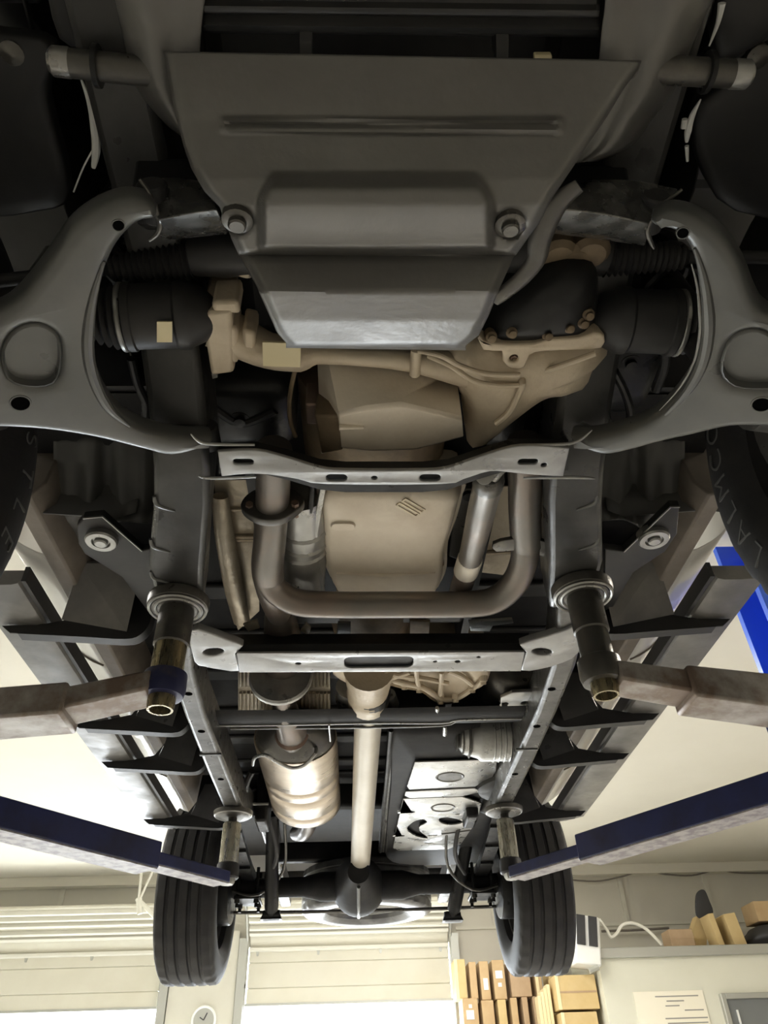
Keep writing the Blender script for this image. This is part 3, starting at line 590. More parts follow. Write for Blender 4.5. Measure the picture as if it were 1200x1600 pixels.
# ---- heat shields and floor tunnel above the exhaust
def panel(name, q, z, m_, t=.004, parent=None, ribs=0):
    m = MB(); plate(m, [P(u, v, z) for u, v in q], [], t, 0, side=1); return part(name, m, m_, parent)
h1 = panel('heat_shield', [(335, 750), (410, 750), (410, 860), (405, 900), (405, 955), (372, 985), (355, 930), (338, 830)], 1.12, 'shield')
for v in (796, 838, 843): 
    m = MB(); m.tube([P(350, v, 1.117), P(408, v, 1.117)], .007, 8); obj('shield_rib', m, 'shield', h1)
m = MB(); m.tube(cr([P(u, v, 1.095) for u, v in ((344, 775), (350, 830), (360, 890), (368, 930), (378, 972))], 4), [.018, .024, .026, .027, .024], 14, flat=.6); obj('shield_channel', m, 'shield', h1)
h2 = panel('heat_shield', [(715, 760), (850, 760), (850, 860), (800, 900), (715, 890)], 1.12, 'shield')
m = MB(); m.tube([P(742, 865, 1.115), P(800, 862, 1.115)], .007, 8); obj('shield_rib', m, 'shield', h2)
m = MB(); m.tube(cr([P(u, v, 1.03) for u, v in ((470, 770), (474, 820), (474, 870), (478, 925))], 3), [.05, .056, .056, .045], 22); cv = part('catalyst_shield', m, 'steel', smooth=60)
for v in (818, 838, 850):
    m = MB(); p = P(474, v, 1.03); m.lathe(p, (0, 1, 0), [(.056, -.006), (.061, 0), (.056, .006)], 22); obj('shield_rib', m, 'steel', cv)
for q, z in (([(372, 1045), (402, 1045), (436, 1075), (436, 1112), (372, 1112)], 1.10), ([(462, 1045), (516, 1045), (516, 1112), (462, 1112)], 1.10)):
    h = panel('corrugated_shield', q, z, 'shield')
    us = [p[0] for p in q]
    for k in range(int((max(us)-min(us))/6)):
        u = min(us)+4+6*k
        for va, vb in ((1048, 1072), (1082, 1108)):
            if u < 440 and u > 402 and va < 1060: continue
            m = MB(); m.tube([P(u, va, z-.004), P(u, vb, z-.004)], .0055, 6); obj('corrugation', m, 'shield', h)
# tunnel sides, dark
for s in SD:
    m = MB(); m.box((s*.26, 1.9, 1.09), (.02, 1.6, .12)); part('tunnel_wall', m, 'plastic_black')
# ---- exhaust: left pipe, flange, elbow, crossover, right pipe
def T3(l, n=5): return cr([P(u, v, z) for u, v, z in l], n)
m = MB(); m.tube(T3([(428, 700, .965), (427, 740, .965), (426, 775, .965), (424, 810, .96), (421, 850, .955), (418, 890, .95), (426, 930, .955), (436, 960, .97)]), [.034, .034, .034, .034, .035, .036, .034, .03], 24); ex = part('exhaust_pipe', m, 'exhaust', smooth=60)
fc = P(425, 790, .963); m = MB(); plate(m, cr([fc+V(x, 0, z) for x, z in ((-.062, -.004), (-.05, -.026), (-.02, -.044), (.02, -.044), (.05, -.022), (.066, .004), (.05, .03), (.02, .044), (-.02, .044), (-.05, .024))], 3, True), [], .02, .003, nrm=V(0, 1, 0)); fg = obj('pipe_flange', m, 'steel_dark', ex)
for u, v in ((391, 797), (462, 795)):
    m = MB(); p = P(u, v, .955); m.lathe(p+V(0, -.02, 0), (0, 1, 0), [(.008, 0), (.008, .03), (.005, .03), (.005, .045)], 6); obj('flange_bolt', m, 'rusty', ex)
m = MB(); m.tube(T3([(415, 885, .95), (420, 905, .945), (434, 925, .935), (465, 941, .925), (520, 945, .925), (640, 945, .925), (735, 944, .925), (775, 936, .93), (803, 912, .94), (818, 880, .95), (822, 850, .96)], 6), .0315, 24); co = part('crossover_pipe', m, 'exhaust', smooth=60)
m = MB(); m.tube(T3([(822, 850, .962), (820, 800, .968), (820, 760, .972), (820, 690, .98)]), .034, 24); rp = part('exhaust_pipe', m, 'exhaust', smooth=60)
m = MB(); plate(m, cr([P(u, v, .95) for u, v in ((770, 848), (800, 840), (845, 842), (856, 850), (852, 868), (835, 862), (800, 858), (775, 860))], 2, True), [], .01, .002); obj('pipe_flange', m, 'steel_dark', rp)
m = MB(); m.tube(T3([(852, 745, 1.03), (850, 790, 1.03), (846, 848, 1.02)]), .02, 14); part('heat_tube', m, 'rusty')
# pipe on to the catalyst and under the second crossmember
m = MB(); m.tube(T3([(436, 955, .975), (440, 985, .985), (442, 1020, .99), (440, 1055, .99), (441, 1080, .99), (446, 1110, .985), (455, 1140, .98), (458, 1170, .975), (462, 1215, .97)]), [.034, .045, .055, .055, .034, .034, .045, .05, .04, .033], 22); mp = part('middle_exhaust_pipe', m, 'exhaust', smooth=60)
m = MB(); a = P(439, 1058, .95); m.lathe(a, (0, 1, -.12), [(.083, -.012), (.088, -.006), (.088, .004), (.084, .008), (.06, .012)], 30); obj('catalyst_end', m, 'steel', mp)
for v, r in ((1147, .056), (1160, .053), (1174, .05)):
    m = MB(); m.lathe(P(456, v, .977), (0, 1, 0), [(r-.008, -.01), (r, 0), (r-.008, .01)], 22); obj('bellows_ring', m, 'rusty', mp)
m = MB(); m.tube(T3([(395, 1195, .95), (398, 1184, .92), (415, 1180, .90), (432, 1190, .89), (455, 1200, .885), (475, 1196, .885), (492, 1178, .91), (494, 1168, .95)], 4), .006, 8); obj('hanger_rod', m, 'steel', mp)
m = MB(); m.tube(T3([(394, 1205, 1.0), (385, 1225, .98), (382, 1250, .98)], 4), .012, 8); obj('hanger_rubber', m, 'rubber', mp)
m = MB(); m.tube([P(514, 1133, .93), P(516, 1158, .96)], .003, 6); obj('hanger_pin', m, 'steel', mp)
# ---- muffler
ya, yb = 2.44, 3.22; cx, cz = -.232, 1.01
def oval(y, a, b): return [V(cx-.02+a*math.cos(2*math.pi*k/36), y, cz+b*math.sin(2*math.pi*k/36)) for k in range(36)]
m = MB(); m.loft([oval(ya-.11, .045, .04), oval(ya-.06, .085, .06), oval(ya-.02, .125, .085), oval(ya+.02, .137, .095)]); mfe = part('muffler', m, 'steel_dark', smooth=60)
rings = [oval(ya+.02, .141, .099), oval(ya+.035, .143, .1)]
for k in range(1, 7):
    y = ya+.035+k*.10
    if k in (3, 4, 6): rings += [oval(y-.012, .143, .1), oval(y-.006, .138, .096), oval(y+.006, .138, .096), oval(y+.012, .143, .1)]
    else: rings += [oval(y, .1435, .1005)]
rings += [oval(yb-.05, .143, .1), oval(yb-.03, .13, .09), oval(yb, .05, .045)]
m = MB(); m.loft(rings); obj('muffler_shell', m, 'muffler', mfe, smooth=60)
m = MB(); m.tube(cr([V(cx-.02, yb-.02, 1.0), V(cx-.02, yb+.14, .99), V(cx-.05, yb+.32, 1.0), V(cx-.10, yb+.55, 1.06)], 5), .036, 18); obj('tail_pipe', m, 'exhaust', mfe, smooth=60)
m = MB(); m.tube([V(cx-.01, ya-.14, .99), V(cx-.02, ya-.02, .985)], [.036, .034], 18); obj('inlet_neck', m, 'exhaust', mfe)
# ---- front driveshaft
m = MB(); m.tube(T3([(766, 742, .90), (758, 775, .92), (745, 830, .945), (731, 885, .97), (715, 935, 1.0)], 4), [.026, .028, .0285, .0265, .0265, .026], 22); fd = part('front_driveshaft', m, 'shaft', smooth=60); fd.data.materials[0] = MAT['exhaust']
A, B = P(735, 872, .965), P(728, 893, .972)
m = MB(); m.lathe(A, B-A, [(.0275, 0), (.029, .003), (.029, (B-A).length), (.0275, (B-A).length+.003)], 22); obj('balance_band', m, 'shaft', fd)
m = MB(); m.lathe(P(764, 750, .895), P(758, 775, .915)-P(766, 742, .895), [(.02, -.02), (.027, -.012), (.029, .0), (.029, .02), (.026, .024)], 22); obj('yoke', m, 'steel_dark', fd)
m = MB(); m.tube([P(757, 742, .86), P(757, 746, .89)], [.017, .014], 16); uj = obj('universal_joint', m, 'steel', fd)
m = MB(); m.tube(T3([(770, 748, .875), (780, 736, .88), (790, 728, .9)]), .009, 10); obj('yoke_ear', m, 'steel', fd)
# ---- transmission pan
tp = [(508, 756), (610, 754), (712, 757), (716, 775), (706, 815), (694, 850), (692, 890), (682, 915), (668, 926), (600, 926), (540, 925), (524, 912), (512, 885), (506, 850), (504, 800)]
rows = []
m = MB(); pts = cr([P(u, v, 1.02) for u, v in tp], 3, True)
m.inflate(pts, [(1.0, Z(.10)), (1.0, Z(.0)), (.985, Z(-.012)), (.95, Z(-.022)), (.88, Z(-.027)), (.5, Z(-.028))]); tpan = part('transmission_pan', m, 'pan_alu', smooth=60)
m = MB(); plate(m, [V(p.x*1.0+(p.x-.0)*.06, p.y, 1.03) for p in pts], [], .008, .002); obj('pan_flange', m, 'pan_alu', tpan)
m = MB(); m.tube([P(525, 896, .993), P(600, 899, .990), P(680, 895, .993)], [.004, .006, .004], 8); obj('pan_crease', m, 'pan_alu', tpan)
m = MB(); m.inflate(rrect(P(536, 821, .992), X1, Y1, .055, .026, .012), [(1, Z(0)), (.9, Z(-.005)), (.5, Z(-.006))]); obj('pan_dimple', m, 'pan_alu', tpan)
e1 = (P(665, 805, .99)-P(625, 782, .99)).normalized(); e2 = Z(1).cross(e1)
for off in (-.009, .009):
    m = MB(); plate(m, rrect(P(642, 793, .9915)+e2*off, e1, e2, .06, .013, .002), [rrect(P(642, 793, .9915)+e2*off, e1, e2, .053, .007, .002)], .003); obj('stamp_frame', m, 'shield', tpan)
for k, (u, v) in enumerate(((515, 775), (512, 830), (522, 900), (575, 917), (635, 917), (688, 880), (702, 800))):
    m = MB(); m.lathe(P(u, v, 1.012), (0, 0, -1), [(.009, -.01), (.009, .004), (.006, .008), (.001, .009)], 10); obj('bolt', m, 'tan_dark' if k != 3 and k != 4 else 'tan_alu', tpan)
# transmission case behind the pan
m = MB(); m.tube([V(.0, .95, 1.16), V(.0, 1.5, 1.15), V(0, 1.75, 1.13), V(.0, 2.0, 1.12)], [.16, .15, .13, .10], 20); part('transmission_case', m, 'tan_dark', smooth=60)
m = MB(); m.hexa([P(712, 765, 1.04), P(742, 765, 1.04), P(728, 880, 1.04), P(700, 870, 1.04)], [p+Z(.05) for p in (P(712, 765, 1.04), P(742, 765, 1.04), P(728, 880, 1.04), P(700, 870, 1.04))]); cb = part('cooler_bracket', m, 'steel_dark', bevel=.005)
m = MB(); m.lathe(P(732, 775, 1.035), (0, 0, -1), [(.013, -.01), (.013, .004), (.001, .005)], 14); obj('bolt', m, 'gloss_black', cb)
m = MB(); m.tube(T3([(508, 745, 1.0), (498, 800, .995), (492, 850, .99), (500, 900, 1.0), (504, 925, 1.01)]), .007, 8); part('cooler_line', m, 'steel')
m = MB(); m.tube(T3([(488, 745, 1.0), (486, 790, .99), (478, 830, .99), (490, 870, .99)]), .006, 8); part('cooler_line', m, 'gloss_black')
# ---- second crossmember with gussets
m = MB(); bar = [P(u, v, .87) for u, v in ((370, 1021), (820, 1019), (814, 1049), (374, 1051))]
plate(m, bar, [rrect(P(592, 1035, .87), X1, Y1, .172, .058, .018)] + [ell(P(u, v, .87), X1, Y1, r, r) for u, v, r in ((466, 1037, .007), (680, 1034, .005), (715, 1034, .007), (748, 1027, .005))], .006, .0015, side=1); x2 = part('transmission_crossmember', m, 'xm_grey')
m = MB(); m.loft([[P(u, 1021+(600-u)*.004, .877), P(u, 1006+(600-u)*.004, .90), P(u, 990+(600-u)*.004, .955), P(u, 1040, .955), P(u, 1047, .877)] for u in (362, 470, 600, 720, 826)]); obj('crossmember_web', m, 'gloss_black', x2, smooth=25)  # black colour carries the shade of the beam's front side
for q, h in (([(296, 986), (325, 989), (352, 999), (380, 1010), (368, 1022), (374, 1049), (345, 1047), (318, 1042), (303, 1034)], (333, 1019)), ([(908, 978), (885, 985), (850, 996), (812, 1008), (822, 1020), (814, 1048), (845, 1046), (880, 1036), (905, 1020)], (847, 1019))):
    m = MB(); c = P(*h, .875); plate(m, cr([P(u, v, .875) for u, v in q], 2, True), [ell(c, V(.93, .36*(1 if h[0] > 600 else -1), 0), V(-.36*(1 if h[0] > 600 else -1), .93, 0), .027, .017)], .02, .004, side=1); obj('gusset', m, 'xm_grey', x2)
# small tabs between the crossover pipe and the crossmember
for q, z, mm in (([(732, 970), (800, 966), (802, 972), (770, 976), (765, 985), (735, 984)], .99, 'steel'), ([(528, 972), (548, 972), (548, 996), (525, 996)], .99, 'steel_dark'), ([(478, 972), (486, 980), (482, 992), (470, 984)], .98, 'shield'), ([(380, 975), (402, 968), (406, 980), (388, 985)], .98, 'shield'), ([(640, 968), (672, 970), (670, 992), (640, 990)], 1.02, 'tan_dark')):
    m = MB(); plate(m, [P(u, v, z) for u, v in q], [], .008, .002); part('bracket_tab', m, mm)
m = MB(); m.box((0, 1.62, 1.06), (.52, .3, .05)); part('mount_insulator', m, 'plastic_black', bevel=.02)
# ---- transfer case
tc = cr([P(u, v, 1.0) for u, v in ((520, 1048), (560, 1030), (700, 1030), (762, 1042), (758, 1068), (735, 1078), (712, 1096), (685, 1096), (660, 1078), (625, 1072), (600, 1066), (560, 1068), (535, 1062))], 3, True)
m = MB(); m.inflate(tc, [(1, Z(.12)), (1, Z(.0)), (.96, Z(-.008)), (.80, Z(-.012)), (.72, Z(-.004)), (.4, Z(.004))]); tcs = part('transfer_case', m, 'tan_alu', smooth=50)
m = MB(); m.tube(T3([(590, 1056, .985), (625, 1066, .985), (660, 1074, .985), (690, 1092, .985), (715, 1090, .985), (740, 1074, .985), (757, 1060, .985)]), .009, 10); obj('case_seam', m, 'tan_alu', tcs)
for u, v in ((610, 1063), (632, 1070), (655, 1075), (688, 1093), (712, 1090), (738, 1075), (755, 1062)):
    m = MB(); m.lathe(P(u, v, .985), (0, .6, -1), [(.013, -.03), (.013, .003), (.009, .006), (.009, .014), (.001, .015)], 10); obj('bolt', m, 'tan_alu', tcs)
for pth in ([(650, 1046, .98), (652, 1062, .985), (655, 1075, .985)], [(600, 1050, .985), (625, 1056, .985), (660, 1060, .985), (700, 1068, .985)], [(610, 1060, .985), (640, 1050, .985)], [(700, 1048, .985), (720, 1056, .985), (738, 1070, .985)], [(690, 1050, .985), (688, 1085, .985)]):
    m = MB(); m.tube(T3(pth), .008, 8); obj('casting_rib', m, 'tan_alu', tcs)
m = MB(); m.lathe(P(576, 1055, 1.0), (0, 1, 0), [(.075, -.05), (.07, 0), (.062, .10), (.066, .11), (.066, .17), (.05, .18)], 24); obj('output_housing', m, 'tan_alu', tcs, smooth=60)
m = MB(); m.lathe(P(577, 1082, 1.0), (0, 1, 0), [(.062, -.02), (.066, 0), (.06, .05), (.045, .06)], 24); obj('output_seal', m, 'gloss_black', tcs)
m = MB(); m.tube(T3([(545, 1072, 1.02), (546, 1090, 1.02), (548, 1105, 1.02)]), [.04, .045, .04], 18); obj('speed_sensor', m, 'steel', tcs)
m = MB(); m.tube(T3([(608, 1085, 1.0), (614, 1100, 1.0)]), .02, 14); obj('drain_boss', m, 'steel', tcs)
# ---- third thin crossmember
m = MB(); m.loft([[P(u, v, .955), P(u, v+9, .945), P(u, v+23, .945), P(u, v+26, .955), P(u, v+20, 1.0), P(u, v, 1.0)] for u, v in ((325, 1110), (440, 1109), (580, 1107), (720, 1104), (842, 1101))]); x3 = part('cab_crossmember', m, 'axle_black', smooth=30)
m = MB(); m.tube(T3([(340, 1134, .944), (440, 1133, .944), (580, 1130, .944), (690, 1130, .944), (720, 1125, .944), (828, 1123, .944)], 3), .003, 6); obj('edge_flange', m, 'steel', x3)
m = MB(); m.tube(T3([(360, 1138, .95), (450, 1137, .95), (580, 1136, .95), (690, 1133, .95), (712, 1126, .95)], 3), .005, 6); obj('brake_line', m, 'steel_dark', x3)
for u, v in ((695, 1135), (683, 1106)):
    m = MB(); m.tube([P(u, v, .95), P(u, v+12, .955)], [.006, .009], 8); obj('line_clip', m, 'steel', x3)
# bracket with two bushed holes and canister
q = [P(u, v, .96) for u, v in ((782, 1088), (800, 1080), (832, 1078), (830, 1102), (800, 1107), (782, 1106))]
m = MB(); plate(m, q, [ell(P(788, 1098, .96), X1, Y1, .012, .014), ell(P(820, 1096, .96), X1, Y1, .012, .014)], .012, .003); part('hanger_bracket', m, 'steel')
m = MB(); m.lathe(P(797, 1055, 1.06), (0, 1, 0), [(.06, -.08), (.085, -.06), (.085, .14), (.06, .16)], 22); part('vapor_canister', m, 'steel_dark', smooth=60)
c0, c1 = P(722, 1150, .99), P(815, 1148, .99)
m = MB(); m.lathe(c0, (1, 0, 0), [(.03, -.02), (.06, .0), (.075, .05), (.085, .06), (.085, (c1-c0).length)], 26); cn = part('fuel_filter_canister', m, 'steel', smooth=50)
for k in range(5):
    m = MB(); m.lathe(c0+V(.10+.018*k, 0, 0), (1, 0, 0), [(.084, -.004), (.0885, 0), (.084, .004)], 26); obj('canister_rib', m, 'steel', cn)
for k in range(3):
    m = MB(); m.lathe(c0+V(-.02+.02*k, 0, 0), (1, 0, 0), [(.04+.012*k, -.005), (.05+.012*k, 0), (.04+.012*k, .005)], 26); obj('canister_neck_ring', m, 'steel_dark', cn)
# ---- rear driveshaft
m = MB(); A = P(577, 1092, 1.0); B = P(562, 1368, .905)
m.tube([A, lerp(A, B, .5), B], .0455, 26); rd = part('rear_driveshaft', m, 'shaft', smooth=60)
d = (B-A).normalized()
m = MB(); m.lathe(B, d, [(.047, -.03), (.048, -.02), (.048, -.01), (.04, .0), (.04, .03)], 24); obj('weld_collar', m, 'shaft', rd)
m = MB(); m.tube([B+d*.02, B+d*.06, B+d*.12], [.05, .055, .045], 16); obj('pinion_yoke', m, 'gloss_black', rd)
for s in SD:
    m = MB(); m.tube([B+d*.03+V(s*.045, 0, -.02), B+d*.09+V(s*.02, 0, -.05)], .012, 8); obj('yoke_ear', m, 'steel_dark', rd)
# ---- fuel tank
def tq(l, z): return [P(u, v, z) for u, v in l]
tb = cr(tq([(612, 1140), (650, 1132), (800, 1130), (812, 1150), (800, 1200), (785, 1260), (772, 1330), (750, 1345), (640, 1348), (604, 1338), (600, 1300), (606, 1220)], 1.0), 3, True)
m = MB(); m.inflate(tb, [(1, Z(.14)), (1.0, Z(.02)), (.985, Z(-.01)), (.95, Z(-.022)), (.5, Z(-.024))]); ft = part('fuel_tank', m, 'axle_black', smooth=50)
zt = .968
up = [(648, 1190), (776, 1186), (775, 1203), (768, 1215), (742, 1228), (640, 1233), (636, 1228)]
m = MB(); plate(m, tq(up, zt), [], .006, .0015); tpn = obj('tank_shield', m, 'tank_metal', ft)
m = MB(); m.inflate(ell(P(703, 1214, zt-.004), X1, Y1, .045, .045, 22), [(1.25, Z(.001)), (1, Z(-.002)), (.9, Z(.006)), (.5, Z(.012))]); obj('tank_dimple', m, 'steel_dark', tpn) if 0 else None
m = MB(); m.lathe(P(703, 1214, zt-.003), (0, 0, 1), [(.055, .0), (.05, -.003), (.042, .001), (.03, .0015), (.001, .002)], 24); obj('shaded_dent', m, 'steel_dark', ft)  # dark steel paints the shading inside the shield's dent
st = [(634, 1236), (742, 1231), (752, 1236), (722, 1243), (640, 1246), (632, 1242)]
m = MB(); plate(m, tq(st, zt-.004), [], .006, .0015); obj('tank_strap', m, 'tank_metal', ft)
lo = [(630, 1247), (722, 1244), (752, 1254), (748, 1272), (738, 1292), (720, 1318), (700, 1326), (622, 1328), (614, 1324), (620, 1290)]
zl = .963
holes = [rrect(P(635, 1268, zl), V(1, -.1, 0), Y1, .07, .02, .009), rrect(P(623, 1305, zl), V(1, -.1, 0), Y1, .055, .025, .01), rrect(P(715, 1271, zl), X1, Y1, .018, .014, .004),
         cr(tq([(686, 1278), (700, 1276), (718, 1280), (722, 1285), (704, 1288), (690, 1285)], zl), 3, True),
         cr(tq([(636, 1293), (646, 1283), (660, 1279), (667, 1283), (662, 1287), (655, 1291), (656, 1298), (664, 1304), (668, 1309), (655, 1307), (642, 1301)], zl), 3, True),
         rrect(P(676, 1304, zl), X1, Y1, .045, .016, .006), rrect(P(670, 1316, zl), X1, Y1, .04, .012, .005)]
m = MB(); plate(m, tq(lo, zl), holes, .007, .0015); tpl = obj('tank_shield', m, 'tank_metal', ft)
m = MB(); m.lathe(P(692, 1262, zl-.004), (0, 0, 1), [(.052, .002), (.048, -.003), (.04, .001), (.001, .002)], 22); obj('shaded_dent', m, 'steel_dark', ft)  # second dent, its shading painted in dark steel too
m = MB(); m.tube(tq([(690, 1303), (735, 1297)], zl-.004), .004, 6); obj('shield_crease', m, 'steel_dark', ft)
m = MB(); plate(m, tq([(626, 1330), (705, 1328), (700, 1340), (630, 1342)], 1.0), [], .01, .003); obj('rear_skirt', m, 'tank_metal', ft)
# frame cover beside the tank, dark hoses along it
m = MB(); m.inflate(cr(tq([(748, 1232), (775, 1218), (790, 1215), (795, 1245), (770, 1250), (752, 1246)], .95), 3, True), [(1, Z(.05)), (1, Z(0)), (.8, Z(-.01)), (.3, Z(-.012))]); part('frame_cover', m, 'plastic_black')
for du, rr in ((0, .010), (7, .007), (13, .008)):
    m = MB(); m.tube(T3([(611+du, 1140, 1.0), (606+du*.8, 1200, .99), (600+du*.7, 1260, .99), (594+du*.6, 1330, .98)], 4), rr, 8); part('fuel_line', m, 'gloss_black' if du != 7 else 'steel_dark')
# ---- rear axle, leaf springs, shocks
m = MB(); m.tube([V(-.70, 3.95, .86), V(-.3, 3.95, .86), V(-.22, 3.95, .86), V(.18, 3.95, .86), V(.26, 3.95, .86), V(.70, 3.95, .86)], [.042, .045, .065, .065, .045, .042], 20); ra = part('rear_axle', m, 'axle_black', smooth=60)
m = MB(); m.lathe((-.035, 3.80, .86), (0, 1, 0), [(.05, -.12), (.06, -.08), (.08, -.02), (.105, .05), (.125, .12), (.13, .18), (.12, .25), (.08, .29), (.001, .31)], 30); obj('differential_housing', m, 'axle_black', ra, smooth=60)
for z0 in (.70,):
    m = MB(); m.tube([V(-.035, 3.70, .80), V(-.035, 3.84, .755), V(-.035, 3.96, .735), V(-.035, 4.04, .74)], .008, 8); obj('housing_rib', m, 'arm_black', ra)
for s in SD:
    for yy, hh in ((3.20, 0), ):
        pts = [V(s*.555, 3.02, .99), V(s*.56, 3.3, .95), V(s*.565, 3.7, .925), V(s*.565, 3.95, .92), V(s*.565, 4.2, .93), V(s*.565, 4.6, .97), V(s*.565, 4.98, 1.05)]
        lf = None
        for k in range(4):
            a = k*.22; sub = [p+Z(-.011*k) for p in cr(pts, 4) if 3.02+a*1.0 <= p.y <= 4.98-a]
            m = MB(); m.loft([[p+V(-.03, 0, -.005), p+V(.03, 0, -.005), p+V(.03, 0, .005), p+V(-.03, 0, .005)] for p in sub])
            if lf is None: lf = part('leaf_spring', m, 'gloss_black')
            else: obj('leaf', m, 'gloss_black', lf)
    # U-bolt plate with studs
    m = MB(); m.box((s*.565, 3.95, .805), (.12, .17, .016)); up_ = part('spring_plate', m, 'gloss_black', bevel=.003)
    for dx in (-.045, .045):
        for dy in (-.055, .055):
            m = MB(); m.tube([V(s*.565+dx, 3.95+dy, .94), V(s*.565+dx, 3.95+dy, .765)], .008, 10); u_ = obj('u_bolt_leg', m, 'gloss_black', up_)
            m = MB(); m.lathe((s*.565+dx, 3.95+dy, .797), (0, 0, -1), [(.014, 0), (.014, .014), (.001, .015)], 6); obj('nut', m, 'steel_dark', up_)
    # shock absorbers
    A, B = (P(424, 1430, .73), P(426, 1270, 1.06)) if s < 0 else (P(707, 1432, .73), P(735, 1290, 1.06))
    d = (B-A).normalized()
    m = MB(); m.lathe(A, d, [(.012, 0), (.02, .01), (.02, .03), (.031, .035), (.033, .05), (.033, .22), (.03, .225), (.03, (B-A).length)], 18); sk = part('shock_absorber', m, 'gloss_black')
    m = MB(); m.lathe(A-V(.04, 0, .0), (1, 0, 0), [(.02, 0), (.022, .004), (.022, .076), (.02, .08)], 16); obj('shock_eye', m, 'rubber', sk)
    m = MB(); m.hexa([A+V(-.05, -.02, -.02), A+V(.05, -.02, -.02), A+V(.05, .05, -.02), A+V(-.05, .05, -.02)], [A+V(-.03, -.02, .02), A+V(.03, -.02, .02), A+V(.03, .05, .03), A+V(-.03, .05, .03)]); obj('shock_foot', m, 'gloss_black', sk)
    # brake backing plate, parking brake cables and hoses
    m = MB(); m.lathe((s*.655, 3.95, .86), (s, 0, 0), [(.14, -.012), (.155, -.01), (.158, .0), (.158, .06)], 32); bp = part('brake_drum', m, 'gloss_black')
    m = MB(); m.tube(cr([V(s*.63, 3.86, .83), V(s*.5, 3.80, .80), V(s*.38, 3.7, .88), V(s*.36, 3.4, 1.0)], 4), .007, 8); obj('brake_cable', m, 'steel_dark', bp)
    m = MB(); m.box((s*.43, 3.18, 1.02), (.05, .16, .2)); br = part('spring_hanger', m, 'gloss_black', bevel=.01)
    m = MB(); m.tube([V(s*.40, 3.09, .985), V(s*.47, 3.09, .985)], .006, 8); obj('hanger_edge', m, 'steel', br)
    m = MB(); m.tube(cr([V(s*.47, 3.2, 1.08), V(s*.42, 3.35, 1.0), V(s*.40, 3.55, .9), V(s*.47, 3.8, .87)], 4), .01, 8); obj('brake_hose', m, 'rubber', br)
m = MB(); m.tube([V(-.72, 4.05, .775), V(-.3, 4.05, .77), V(.3, 4.05, .77), V(.72, 4.05, .775)], .008, 8); part('brake_line', m, 'steel_dark')
m = MB(); m.box((0, 3.28, 1.07), (.95, .06, .10)); part('bed_crossmember', m, 'axle_black', bevel=.012)
m = MB(); m.box((0, 4.35, 1.12), (.95, .06, .10)); part('bed_crossmember', m, 'axle_black', bevel=.012)
# ---- tires and wheels
def tire_prof(w, R):
    h = w/2; tw = h*.86
    pr = [(-h*.62, R*.60), (-h*.80, R*.63), (-h*.97, R*.72), (-h, R*.80), (-h*.97, R*.89), (-h*.93, R*.945), (-tw, R*.985)]
    gx = [-.62, -.22, .22, .62]
    x = -tw
    pr.append((-tw*.95, R*.993))
    for g in gx:
        c = g*tw; d = .035*w
        pr += [(c-d, R-.002*abs(g)), (c-d*.6, R-.010), (c+d*.6, R-.010), (c+d, R-.002*abs(g))]
    pr += [(tw*.95, R*.993), (tw, R*.985), (h*.93, R*.945), (h*.97, R*.89), (h, R*.80), (h*.97, R*.72), (h*.80, R*.63), (h*.62, R*.60)]
    return pr
def make_tire(c, R, wd, ax=(1, 0, 0), nm='tire', txt=None, inner=-1):
    pr = tire_prof(wd, R); n = 96; rings = []
    c = Vector(c); ax = Vector(ax).normalized(); a = Vector((0, 0, 1)) if abs(ax.z) < .8 else Vector((0, 1, 0)); e1 = (a-ax*a.dot(ax)).normalized(); e2 = ax.cross(e1)
    for x, r in pr:
        ring = []
        for k in range(n):
            rr = r
            if r > R*.96 and abs(x) > wd*.33 and k % 3 == 0: rr = r-.008
            elif r > R*.99 and k % 4 == 1: rr = r-.003
            ang = 2*math.pi*k/n; ring.append(c+ax*x+(e1*math.cos(ang)+e2*math.sin(ang))*rr)
        rings.append(ring)
    m = MB(); m.loft(rings, True, False); t = part(nm, m, 'rubber', smooth=28)
    m = MB(); h = wd/2
    m.lathe(c, ax, [(R*.60, -h*.62), (R*.575, -h*.60), (R*.56, -h*.45), (R*.50, -h*.30), (R*.50, h*.3), (R*.3, h*.35), (R*.12, h*.42), (R*.12, h*.2), (R*.3, h*.2), (R*.47, h*.25)], 40, False)
    m.lathe(c, ax, [(R*.56, h*.5), (R*.60, h*.64)], 40, False); obj('rim', m, 'steel_dark' if nm != 'spare_tire' else 'steel', t, smooth=50)
    for k in range(6 if nm != 'spare_tire' else 0):
        an = 2*math.pi*k/6; dr = e1*math.cos(an)+e2*math.sin(an); m = MB(); m.tube([c+ax*h*.3*(-inner)+dr*R*.1, c+ax*h*.35*(-inner)+dr*R*.52], [.03, .022], 8); obj('spoke', m, 'steel_dark', t)
    return t, c, ax, e1, e2
def letters(t, c, s, R, txt, a0, da, x):
    # raised sidewall lettering on the inner face, letter tops pointing outwards
    for i, ch in enumerate(txt):
        m = MB()
        cu = bpy.data.curves.new('tmp', 'FONT'); cu.body = ch; cu.size = .066; cu.extrude = .0015; cu.align_x = 'CENTER'; cu.fill_mode = 'NONE' if 0 else 'BOTH'; cu.offset = -.001
        ob = bpy.data.objects.new('tmp', cu); me = bpy.data.meshes.new_from_object(ob)
        ang = a0 + da*i; rad = V(0, math.cos(ang), math.sin(ang)); nrm = V(-s, 0, 0); right = rad.cross(nrm)
        o = Vector(c) + rad*R*.765 + nrm*x
        m.add([o + right*v.co.x + rad*v.co.y + nrm*v.co.z for v in me.vertices], [tuple(p.vertices) for p in me.polygons])
        bpy.data.objects.remove(ob); bpy.data.curves.remove(cu); bpy.data.meshes.remove(me)
        obj('letter', m, 'rubber_letter', t)
